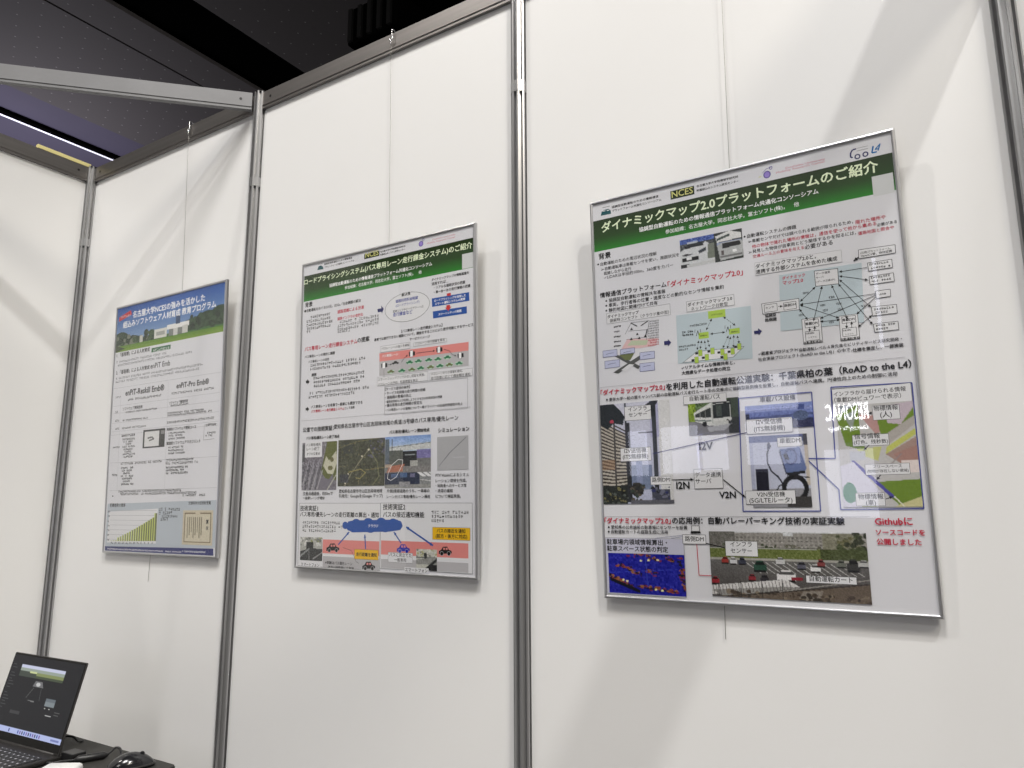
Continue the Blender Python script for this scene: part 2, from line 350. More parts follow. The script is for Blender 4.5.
def P_street(w, h):
    r = Ras(w, h, (196, 198, 214), 5); r.grad(0, 1, (205, 206, 220), (180, 184, 205)); r.rect(.83, 0, 1, 1, (214, 214, 214)); r.rect(.72, 0, .84, .36, (176, 176, 206))
    r.poly([(0, .14), (.4, .34), (.42, .86), (0, .94)], (190, 184, 172))
    for k in range(22):
        y = .16 + k * .036; r.poly([(0, y), (.19, y + .085 - k * .004), (.19, y + .098 - k * .004), (0, y + .02)], (66, 58, 54)); r.poly([(.2, y + .05), (.40, y + .13 - k * .006), (.40, y + .145 - k * .006), (.2, y + .067)], (72, 66, 62))
    r.rect(.185, .1, .215, .9, (70, 68, 66)); r.rect(0, .56, .2, .66, (150, 112, 80), .5)
    r.poly([(0, 0), (.2, 0), (.3, .07), (.36, .14), (.33, .22), (.2, .2), (.1, .26), (0, .2)], (38, 44, 48)); r.ell(.17, .18, .03, .018, (190, 70, 90)); r.rect(.36, .2, .43, .98, (46, 48, 52)); r.rect(.355, 0, .385, .2, (54, 60, 70))
    r.rect(.43, .62, .72, .86, (120, 132, 158)); r.rect(.5, .56, .58, .8, (140, 150, 180)); r.rect(.74, .0, .80, 1, (52, 56, 58)); r.rect(.70, .02, .8, .16, (40, 44, 46)); r.poly([(.62, .06), (.74, 0), (.84, 0), (.82, .04)], (42, 46, 50))
    r.rect(.55, .3, .77, .315, (56, 60, 66)); r.rect(0, .82, .36, 1, (44, 48, 46)); r.specks(0, .82, .36, 1, 40, [(90, 96, 90), (30, 32, 32), (124, 118, 80)], .01, .025); r.ell(.5, .86, .09, .07, (58, 56, 52)); r.specks(.42, .8, .6, 1, 26, [(40, 42, 44), (92, 84, 74), (58, 66, 60)], .012, .03)
    r.rect(.7, .86, .95, 1, (70, 72, 84)); r.specks(.7, .84, .95, 1, 25, [(38, 40, 46), (110, 112, 130), (52, 56, 100)], .01, .03); r.rect(.40, .96, 1, 1, (96, 96, 104)); r.noise(9); return r
def P_bus(w, h):
    r = Ras(w, h, (86, 110, 66), 7); r.rect(0, 0, .16, .66, (132, 158, 44)); r.noise(26, 2); r.rect(.84, 0, 1, .7, (66, 78, 62)); r.rect(.8, .0, .84, .75, (46, 52, 46)); r.rect(0, .62, 1, 1, (128, 128, 132)); r.rect(.78, .55, 1, 1, (52, 56, 54))
    r.poly([(.12, .36), (.46, .1), (.82, .05), (.84, .62), (.7, .74), (.42, .76), (.13, .6)], (218, 220, 218)); r.poly([(.14, .41), (.45, .24), (.45, .52), (.14, .5)], (50, 56, 54)); r.line([(.24, .34), (.24, .52)], .008, (150, 154, 150)); r.line([(.34, .3), (.34, .52)], .008, (130, 134, 130)); r.poly([(.49, .17), (.82, .13), (.82, .54), (.5, .56)], (38, 44, 44)); r.poly([(.5, .1), (.82, .06), (.82, .12), (.5, .15)], (40, 40, 42)); r.rect(.47, .1, .49, .7, (190, 194, 190)); r.poly([(.13, .56), (.45, .6), (.45, .64), (.13, .6)], (120, 130, 128))
    r.ell(.32, .7, .045, .075, (28, 28, 28)); r.ell(.77, .66, .03, .06, (40, 40, 40)); r.rect(.5, .64, .78, .76, (206, 208, 206)); r.rect(.56, .2, .66, .5, (74, 84, 78)); r.poly([(.36, .8), (.84, .72), (.7, .9), (.4, .92)], (176, 178, 184)); r.noise(7); return r
def P_seat(w, h):
    r = Ras(w, h, (120, 134, 188), 9); r.grad(0, .62, (132, 148, 205), (96, 112, 172)); r.rect(0, .18, 1, .3, (150, 162, 212)); r.poly([(.05, .5), (1, .42), (1, .5), (.05, .58)], (70, 82, 130)); r.rect(0, .62, 1, 1, (44, 50, 84)); r.rect(0, .34, .06, .6, (28, 36, 60)); r.ell(.82, .52, .11, .2, (82, 98, 132)); r.rect(.78, .08, .88, .3, (60, 78, 140)); r.noise(9, 2); r.noise(4); return r
def P_device(w, h):
    r = Ras(w, h, (196, 200, 218), 11); r.rect(0, 0, 1, .1, (98, 108, 150)); r.rect(.92, 0, 1, .16, (70, 70, 76)); r.rect(0, .1, .06, .75, (178, 182, 205)); r.rect(.94, .16, 1, .7, (200, 190, 178)); r.rect(0, .74, 1, 1, (150, 150, 156)); r.line([(.1, .2), (.35, .18)], .004, (170, 174, 196)); r.line([(.12, .3), (.35, .28)], .004, (170, 174, 196))
    r.rect(.09, .47, .31, .8, (32, 32, 46)); r.grad(0, 0, (0, 0, 0), (0, 0, 0)); r.poly([(.53, .2), (.86, .18), (.95, .47), (.92, .52), (.62, .54)], (100, 116, 160)); r.poly([(.53, .2), (.62, .54), (.6, .56), (.51, .24)], (70, 76, 100)); r.ring(.7, .31, .1, .1, .12, (66, 76, 120)); r.poly([(.57, .28), (.64, .26), (.68, .36), (.6, .34)], (24, 26, 34)); r.poly([(.62, .53), (.93, .5), (.93, .54), (.62, .57)], (40, 42, 48))
    r.line([(.35, .16), (.3, .28), (.3, .38), (.36, .5), (.47, .58), (.54, .68), (.56, .8)], .014, (46, 48, 62)); r.ell(.345, .15, .03, .05, (70, 72, 92))
    for q, c in ((.2, (34, 34, 38)), (.16, (40, 40, 46)), (.18, (28, 28, 30))): r.ring(.74, .74, q, q * .85, .11, c)
    r.line([(.42, .78), (.48, .7), (.6, .68)], .012, (40, 40, 46)); r.line([(.58, .66), (.8, .58), (1, .6)], .01, (44, 44, 50)); r.rect(.6, .85, 1, 1, (64, 62, 62)); r.noise(5); return r
def P_map(w, h):
    G, B, Rd, Yl = (112, 140, 44), (168, 142, 132), (196, 194, 192), (196, 200, 104)
    r = Ras(w, h, Rd, 13); r.rect(.04, 0, .3, .08, (150, 156, 160)); r.poly([(0, .1), (.3, .0), (.3, .3), (.36, .46), (.1, .4)], G); r.poly([(.1, .1), (.28, .05), (.2, .26)], (150, 160, 150)); r.poly([(.3, .1), (.5, .12), (.62, .26), (.5, .3)], (190, 150, 146)); r.poly([(.52, .1), (1, .0), (1, .16), (.72, .33), (.56, .3)], G); r.poly([(.66, .2), (.82, .22), (1, .06), (1, 0), (.64, .04)], (198, 184, 194)); r.poly([(.6, .32), (1, .14), (1, .22), (.66, .4)], (178, 172, 166)); r.poly([(.62, .43), (1, .26), (1, .32), (.6, .5)], Yl); r.poly([(.6, .5), (1, .34), (1, .56), (.8, .6)], B); r.poly([(.7, .5), (1, .42), (1, .6), (.78, .6)], (170, 132, 122)); r.poly([(.24, .44), (.56, .42), (.5, .56), (.3, .5)], Yl, .8)
    r.poly([(.14, .46), (.34, .46), (.34, .54), (.14, .56)], (188, 190, 196)); r.rect(.78, .56, 1, .68, (228, 216, 212)); r.poly([(.44, .76), (1, .74), (1, .96), (.74, 1), (.6, .9)], G); r.poly([(.7, .98), (1, .9), (1, 1), (.66, 1)], (206, 200, 150)); r.line([(.18, .56), (.64, .9)], .022, (76, 72, 160)); r.line([(.66, .9), (.78, 1)], .008, (226, 226, 210)); r.poly([(0, .6), (.18, .56), (.5, .86), (.36, 1), (0, 1)], (216, 214, 226)); r.ell(.1, .86, .09, .1, (98, 146, 120)); r.ell(.34, .98, .1, .08, (150, 156, 100)); r.line([(.5, .7), (.8, .5)], .008, (150, 140, 140)); r.noise(4); return r
def P_lidar(w, h):
    r = Ras(w, h, (26, 30, 152), 15); r.noise(10, 3); C = [(140, 70, 52), (150, 98, 64), (50, 28, 50), (18, 18, 34), (120, 44, 66)]
    for (x0, y0), (x1, y1), n in (((.14, .3), (.44, .52), 34), ((.02, .55), (.34, .86), 40), ((.5, .42), (.64, .48), 14), ((.56, .1), (.7, .16), 10), ((.3, .02), (.6, .05), 14), ((.93, .1), (.98, .86), 40), ((.42, .8), (.9, .9), 44), ((.78, .1), (.86, .18), 16)):
        for k in range(n):
            f = k / n; r.ell(x0 + (x1 - x0) * f + r.rng.normal(0, .014), y0 + (y1 - y0) * f + r.rng.normal(0, .025), r.rng.uniform(.01, .028), r.rng.uniform(.014, .035), C[r.rng.integers(5)])
    for x, y in ((.44, .18), (.54, .16), (.66, .15), (.2, .66), (.25, .69), (.62, .86), (.7, .88)): r.ell(x, y, .016, .024, (244, 236, 170))
    r.line([(.04, .66), (.4, .92)], .02, (14, 14, 30)); r.line([(.5, 0), (.52, .8)], .004, (60, 80, 190)); r.line([(.0, .5), (.9, .36)], .003, (50, 66, 186)); r.noise(8); return r
def P_parking(w, h):
    r = Ras(w, h, (86, 84, 82), 17); r.rect(0, 0, 1, .06, (206, 208, 210)); r.rect(0, .02, 1, .24, (150, 147, 141)); r.rect(0, .0, .18, .24, (112, 110, 104)); r.rect(.27, .03, .52, .22, (150, 146, 140)); r.rect(.74, .02, .96, .27, (132, 130, 112)); r.rect(.5, .0, .56, .06, (206, 208, 210))
    for k in range(26):
        for j in range(3): r.rect(.02 + k * .028, .08 + j * .05, .034 + k * .028, .105 + j * .05, (118, 115, 110))
    r.specks(0, .2, 1, .26, 30, [(70, 76, 58), (104, 102, 88)], .006, .014); r.specks(.83, .02, 1, .34, 34, [(74, 82, 54), (108, 106, 76), (56, 60, 44)], .01, .03)
    r.rect(0, .255, .72, .4, (106, 116, 62)); r.rect(.72, .255, 1, .4, (76, 84, 50)); r.noise(9, 2); r.rect(0, .245, .7, .262, (178, 178, 170)); r.rect(0, .4, 1, .44, (168, 166, 158)); r.grad(.44, .99, (104, 102, 100), (74, 70, 68))
    for k in range(15): r.line([(.24 + k * .045, .46), (.34 + k * .045, .62)], .0022, (190, 190, 186))
    for x, y, ww, c in ((.105, .45, .05, (156, 58, 52)), (.16, .46, .045, (214, 214, 216)), (.22, .46, .05, (60, 62, 76)), (.335, .53, .085, (44, 76, 62)), (.47, .44, .055, (200, 200, 200)), (.6, .5, .055, (92, 92, 104)), (.685, .53, .06, (228, 228, 228)), (.72, .46, .05, (130, 64, 64)), (.84, .46, .055, (110, 114, 104)), (.91, .48, .075, (60, 60, 58)), (.97, .45, .06, (190, 190, 188)), (.28, .7, .05, (134, 44, 52)), (.03, .76, .05, (150, 40, 48)), (.5, .66, .12, (228, 226, 226)), (.36, .71, .06, (52, 50, 54))): r.car(x, y, ww, c, .11 if ww < .07 else .17)
    r.rect(.53, .66, .6, .71, (140, 44, 56)); r.poly([(.0, .83), (.5, .7), (.58, .8), (.08, .95), (0, .97)], (212, 210, 208)); r.poly([(0, .9), (.5, .8), (.58, .82), (.08, .99)], (150, 148, 144))
    for k in range(24): r.line([(.01 + k * .022, .83 - k * .005), (.02 + k * .022, .97 - k * .0055)], .0022, (96, 92, 90))
    r.poly([(.08, .98), (.6, .84), (1, .72), (1, 1), (.05, 1)], (104, 92, 80)); r.poly([(.6, .86), (.72, .84), (.7, 1), (.56, 1)], (138, 130, 120)); r.specks(.1, .9, 1, 1, 60, [(76, 66, 58), (128, 116, 100), (60, 54, 48)], .006, .02); r.line([(.1, .99), (.6, .845), (1, .72)], .004, (60, 54, 50)); r.line([(.45, .88), (1, .66)], .003, (160, 156, 150))
    for x in (.05, .2, .34, .47): r.line([(x, .8 - x * .2), (x, 1)], .003, (44, 42, 42))
    r.noise(8); return r
def P_aerial1(w, h):
    r = Ras(w, h, (124, 120, 128), 19); r.noise(16, 3); r.poly([(.72, 0), (1, 0), (1, .8), (.72, .8), (.56, .62)], (98, 104, 52)); r.poly([(.7, .3), (.78, .4), (.98, .2), (1, .45), (.9, .68), (.74, .66), (.62, .5)], (200, 198, 176)); r.ell(.82, .55, .07, .05, (112, 110, 70)); r.ell(.86, .38, .05, .05, (104, 100, 62)); r.poly([(.54, .72), (.78, .78), (.9, .66), (.9, 1), (.5, 1)], (120, 116, 126)); r.line([(.98, .7), (.74, 1)], .012, (190, 188, 176))
    for k in range(12): r.line([(.05 + k * .05, .4 + (k % 3) * .1), (-.1 + k * .05, 1)], .012, [(150, 148, 156), (74, 76, 84), (170, 168, 172)][k % 3])
    r.rect(0, .05, .1, .4, (84, 84, 88)); r.specks(0, .4, .3, 1, 30, [(58, 60, 66), (170, 168, 170), (98, 96, 104)], .01, .03); r.noise(10); return r
def P_aerial2(w, h):
    r = Ras(w, h, (66, 68, 52), 21); r.noise(11, 4); r.noise(8, 2); r.rect(.12, .06, .34, .3, (58, 62, 56)); r.specks(.66, 0, 1, .4, 40, [(84, 82, 110), (104, 102, 120), (64, 66, 70)], .01, .03); r.specks(0, 0, 1, 1, 130, [(98, 94, 62), (46, 48, 40), (120, 114, 80), (70, 78, 48)], .008, .02)
    r.line([(.16, .98), (.3, .72), (.52, .42), (.66, .24)], .007, (150, 146, 122)); r.line([(.66, .2), (.84, .5), (.88, .8), (.74, 1)], .008, (120, 122, 86)); r.line([(.24, .7), (.5, .64), (.6, .72), (.48, .84), (.4, .82)], .008, (150, 140, 84)); r.line([(0, .18), (.4, .06), (.9, 0)], .006, (112, 110, 72)); r.line([(.6, .66), (1, .62)], .006, (128, 118, 76))
    for x, y in ((.52, .37), (.66, .24), (.23, .74), (.17, .93)): r.ell(x, y, .018, .02, (222, 214, 190))
    r.rect(.05, .74, .24, .92, (54, 58, 78), .6); r.noise(12); return r
def P_crossing(w, h):
    r = Ras(w, h, (120, 124, 122), 23); r.grad(0, .3, (128, 160, 214), (196, 212, 228)); r.poly([(.1, .2), (1, .14), (1, .26), (.1, .3)], (202, 204, 202)); r.line([(.1, .22), (1, .15)], .006, (120, 126, 130)); r.rect(0, .05, .1, .6, (88, 100, 112)); r.rect(.1, .28, .4, .58, (84, 88, 82)); r.rect(.4, .3, .72, .6, (38, 40, 42)); r.rect(.44, .36, .66, .38, (150, 156, 158)); r.rect(.7, .28, 1, .44, (128, 122, 172)); r.rect(.7, .44, 1, .6, (122, 122, 120)); r.rect(.56, .48, .72, .58, (176, 176, 170))
    r.poly([(.1, .58), (.44, .54), (.42, .68), (.04, .7)], (176, 112, 88)); r.rect(0, .54, .14, .6, (180, 160, 140)); r.rect(.4, .58, 1, .74, (132, 130, 128)); r.rect(0, .7, .76, .96, (36, 46, 70)); r.rect(.14, .72, .3, .8, (80, 102, 140)); r.rect(.34, .7, .5, .8, (74, 100, 140)); r.rect(.56, .72, .66, .8, (110, 110, 140)); r.rect(.76, .7, 1, 1, (136, 138, 138)); r.rect(0, .93, 1, 1, (150, 150, 146))
    for k in range(3): r.poly([(.70 + k * .12, .7), (.78 + k * .12, .7), (.90 + k * .12, .78), (.82 + k * .12, .79)], (232, 232, 232))
    r.rect(.32, .88, .56, .98, (150, 150, 152)); r.line([(.78, .84), (1, .87)], .007, (200, 200, 198)); r.line([(.16, .06), (.16, .34)], .008, (66, 70, 74)); r.line([(.35, .24), (.35, .6)], .008, (48, 52, 54)); r.noise(9, 2); r.noise(6); return r
def P_simul(w, h):
    r = Ras(w, h, (178, 178, 180), 25); r.line([(.06, .88), (.4, .5), (.92, .06)], .008, (96, 96, 104)); r.rect(.5, .62, .9, .64, (200, 200, 204)); r.noise(2); return r
def P_phone(w, h, seed=27):
    r = Ras(w, h, (176, 176, 170), seed); r.specks(0, 0, 1, .34, 26, [(210, 210, 205), (150, 156, 110), (120, 122, 116)], .03, .08); r.rect(.28, .22, .6, .62, (46, 48, 48)); r.poly([(0, .62), (.5, .46), (1, .5), (1, 1), (0, 1)], (58, 60, 60)); r.line([(0, .84), (.4, .5)], .03, (140, 142, 142)); r.line([(.6, .9), (1, .62)], .02, (150, 150, 150)); r.line([(.42, 1), (.4, .6)], .02, (120, 120, 120)); r.noise(10, 2); return r
def P_phone1(w, h): return P_phone(w, h, 27)
def P_phone2(w, h):
    r = Ras(w, h, (196, 196, 186), 29); r.specks(0, 0, 1, .4, 30, [(220, 220, 210), (176, 176, 130), (140, 140, 130)], .03, .07); r.rect(.0, .36, 1, .42, (110, 112, 112)); r.poly([(.36, .2), (.5, .16), (.56, .6), (.42, .56)], (60, 62, 62)); r.poly([(0, .5), (1, .36), (1, .7), (0, .7)], (150, 150, 146)); r.line([(.5, .9), (1, .46)], .05, (44, 44, 46)); r.rect(.6, .7, 1, 1, (34, 34, 36)); r.noise(9, 2); return r
def P_campus(w, h):
    r = Ras(w, h, (70, 110, 60), 31); r.grad(0, .8, (34, 84, 166), (142, 168, 200))
    for x, y, rx, ry in ((.05, .78, .09, .22), (.16, .82, .1, .14), (.28, .86, .1, .1), (.36, .84, .08, .1), (.72, .72, .1, .12), (.86, .66, .09, .16), (.96, .64, .08, .2), (.78, .74, .08, .1)): r.ell(x, y, rx, ry, (44, 66, 44))
    r.specks(0, .68, .4, .9, 40, [(34, 52, 34), (66, 88, 56), (120, 126, 110)], .01, .025); r.specks(.7, .56, 1, .8, 40, [(34, 50, 36), (62, 84, 60)], .01, .025)
    r.rect(.38, .66, .5, .86, (222, 222, 214)); r.rect(.5, .62, .7, .72, (236, 236, 232)); r.rect(.52, .72, .68, .86, (128, 132, 128)); r.rect(.56, .72, .6, .88, (210, 210, 206)); r.rect(.64, .7, .69, .86, (206, 206, 200)); r.rect(.58, .46, .62, .64, (64, 84, 116)); r.rect(.24, .72, .27, .9, (200, 200, 190)); r.rect(.4, .72, .48, .8, (170, 172, 166)); r.grad(.87, 1, (96, 138, 40), (130, 160, 56)); r.poly([(0, .84), (.1, .94), (0, 1)], (70, 84, 52)); r.noise(6); return r
def P_screenshot(w, h):
    r = Ras(w, h, (62, 62, 62), 33); r.rect(.08, .1, .74, .92, (226, 226, 226)); r.line([(.24, .46), (.42, .42), (.5, .52), (.3, .6)], .02, (110, 110, 110)); r.rect(.82, .1, .98, .3, (140, 140, 140)); r.noise(5); return r
def P_certificate(w, h):
    r = Ras(w, h, (206, 196, 172), 35); r.rect(.06, .08, .94, .93, (128, 112, 84)); r.rect(.09, .11, .91, .9, (210, 202, 180)); r.ell(.5, .09, .08, .06, (206, 196, 172))
    for k in range(8): r.rect(.16 + k * .065, .2, .19 + k * .065, .8 - (k % 3) * .08, (140, 132, 110))
    r.noise(9, 1); return r
def P_desktop(w, h):
    r = Ras(w, h, (40, 40, 43), 37); r.rect(.155, .125, .78, .275, (120, 126, 110)); r.grad(.0, .0, (0, 0, 0), (0, 0, 0))
    m = (r.X > .155) & (r.X < .78)
    for y0, y1, c in ((.125, .165, (196, 200, 222)), (.165, .205, (150, 160, 150)), (.205, .245, (132, 142, 96)), (.245, .275, (74, 82, 66))): r.put(m & (r.Y >= y0) & (r.Y < y1), c)
    r.poly([(.155, .2), (.4, .21), (.4, .275), (.155, .275)], (70, 76, 70)); r.rect(.3, .19, .4, .22, (196, 204, 150)); r.poly([(.42, .31), (.52, .31), (.55, .38), (.4, .38)], (112, 112, 114)); r.ell(.47, .345, .03, .025, (190, 190, 190)); r.line([(.42, .4), (.36, .53)], .003, (92, 92, 92)); r.line([(.53, .4), (.55, .54)], .003, (80, 80, 82)); r.line([(.4, .56), (.48, .565)], .004, (120, 120, 120))
    r.rect(.64, .495, .77, .59, (126, 134, 138)); r.rect(.64, .495, .77, .53, (104, 112, 118)); r.rect(.65, .61, .665, .625, (220, 220, 215)); r.rect(.71, .61, .725, .625, (220, 220, 215)); r.rect(.65, .65, .72, .655, (130, 130, 130)); r.rect(.69, .695, .77, .702, (200, 200, 200)); r.rect(.8, .64, .87, .645, (96, 96, 96)); r.rect(.8, .67, .86, .675, (96, 96, 96))
    for k in range(16): r.rect(.03, .13 + k * .038, .07 + (k * 7 % 5) * .012, .137 + k * .038, (78, 78, 80))
    r.rect(.2, .72, .34, .76, (66, 66, 68)); r.rect(.0, .925, 1, 1, (176, 186, 226))
    for k in range(11): r.rect(.4 + k * .03, .945, .415 + k * .03, .98, [(60, 80, 160), (120, 90, 160), (60, 60, 90)][k % 3])
    r.rect(.27, .94, .285, .985, (50, 66, 130)); r.rect(.86, .95, .97, .975, (120, 128, 180)); return r

def picture(name, ras, x0, z0, x1, z1, y, m, parent):
    """grid of ink facing local -y; colours sit on the vertices"""
    w, h = ras.w, ras.h
    a = np.clip(ras.a, 0, 255) / 255.0; a = np.where(a <= 0.04045, a / 12.92, ((a + 0.055) / 1.055) ** 2.4)
    xs = np.linspace(x0, x1, w); zs = np.linspace(z1, z0, h)
    V = np.zeros((h * w, 3)); V[:, 0] = np.tile(xs, h); V[:, 1] = y; V[:, 2] = np.repeat(zs, w)
    i = np.arange((h - 1) * w).reshape(h - 1, w)[:, :-1].ravel()
    Fc = np.stack([i, i + w, i + w + 1, i + 1], 1)
    me = bpy.data.meshes.new(name); me.from_pydata(V.tolist(), [], Fc.tolist())
    ca = me.color_attributes.new('ink', 'FLOAT_COLOR', 'POINT')
    ca.data.foreach_set('color', np.concatenate([a.reshape(-1, 3), np.ones((h * w, 1))], 1).ravel().astype(np.float32))
    me.update()
    return link(name, me, m, parent)
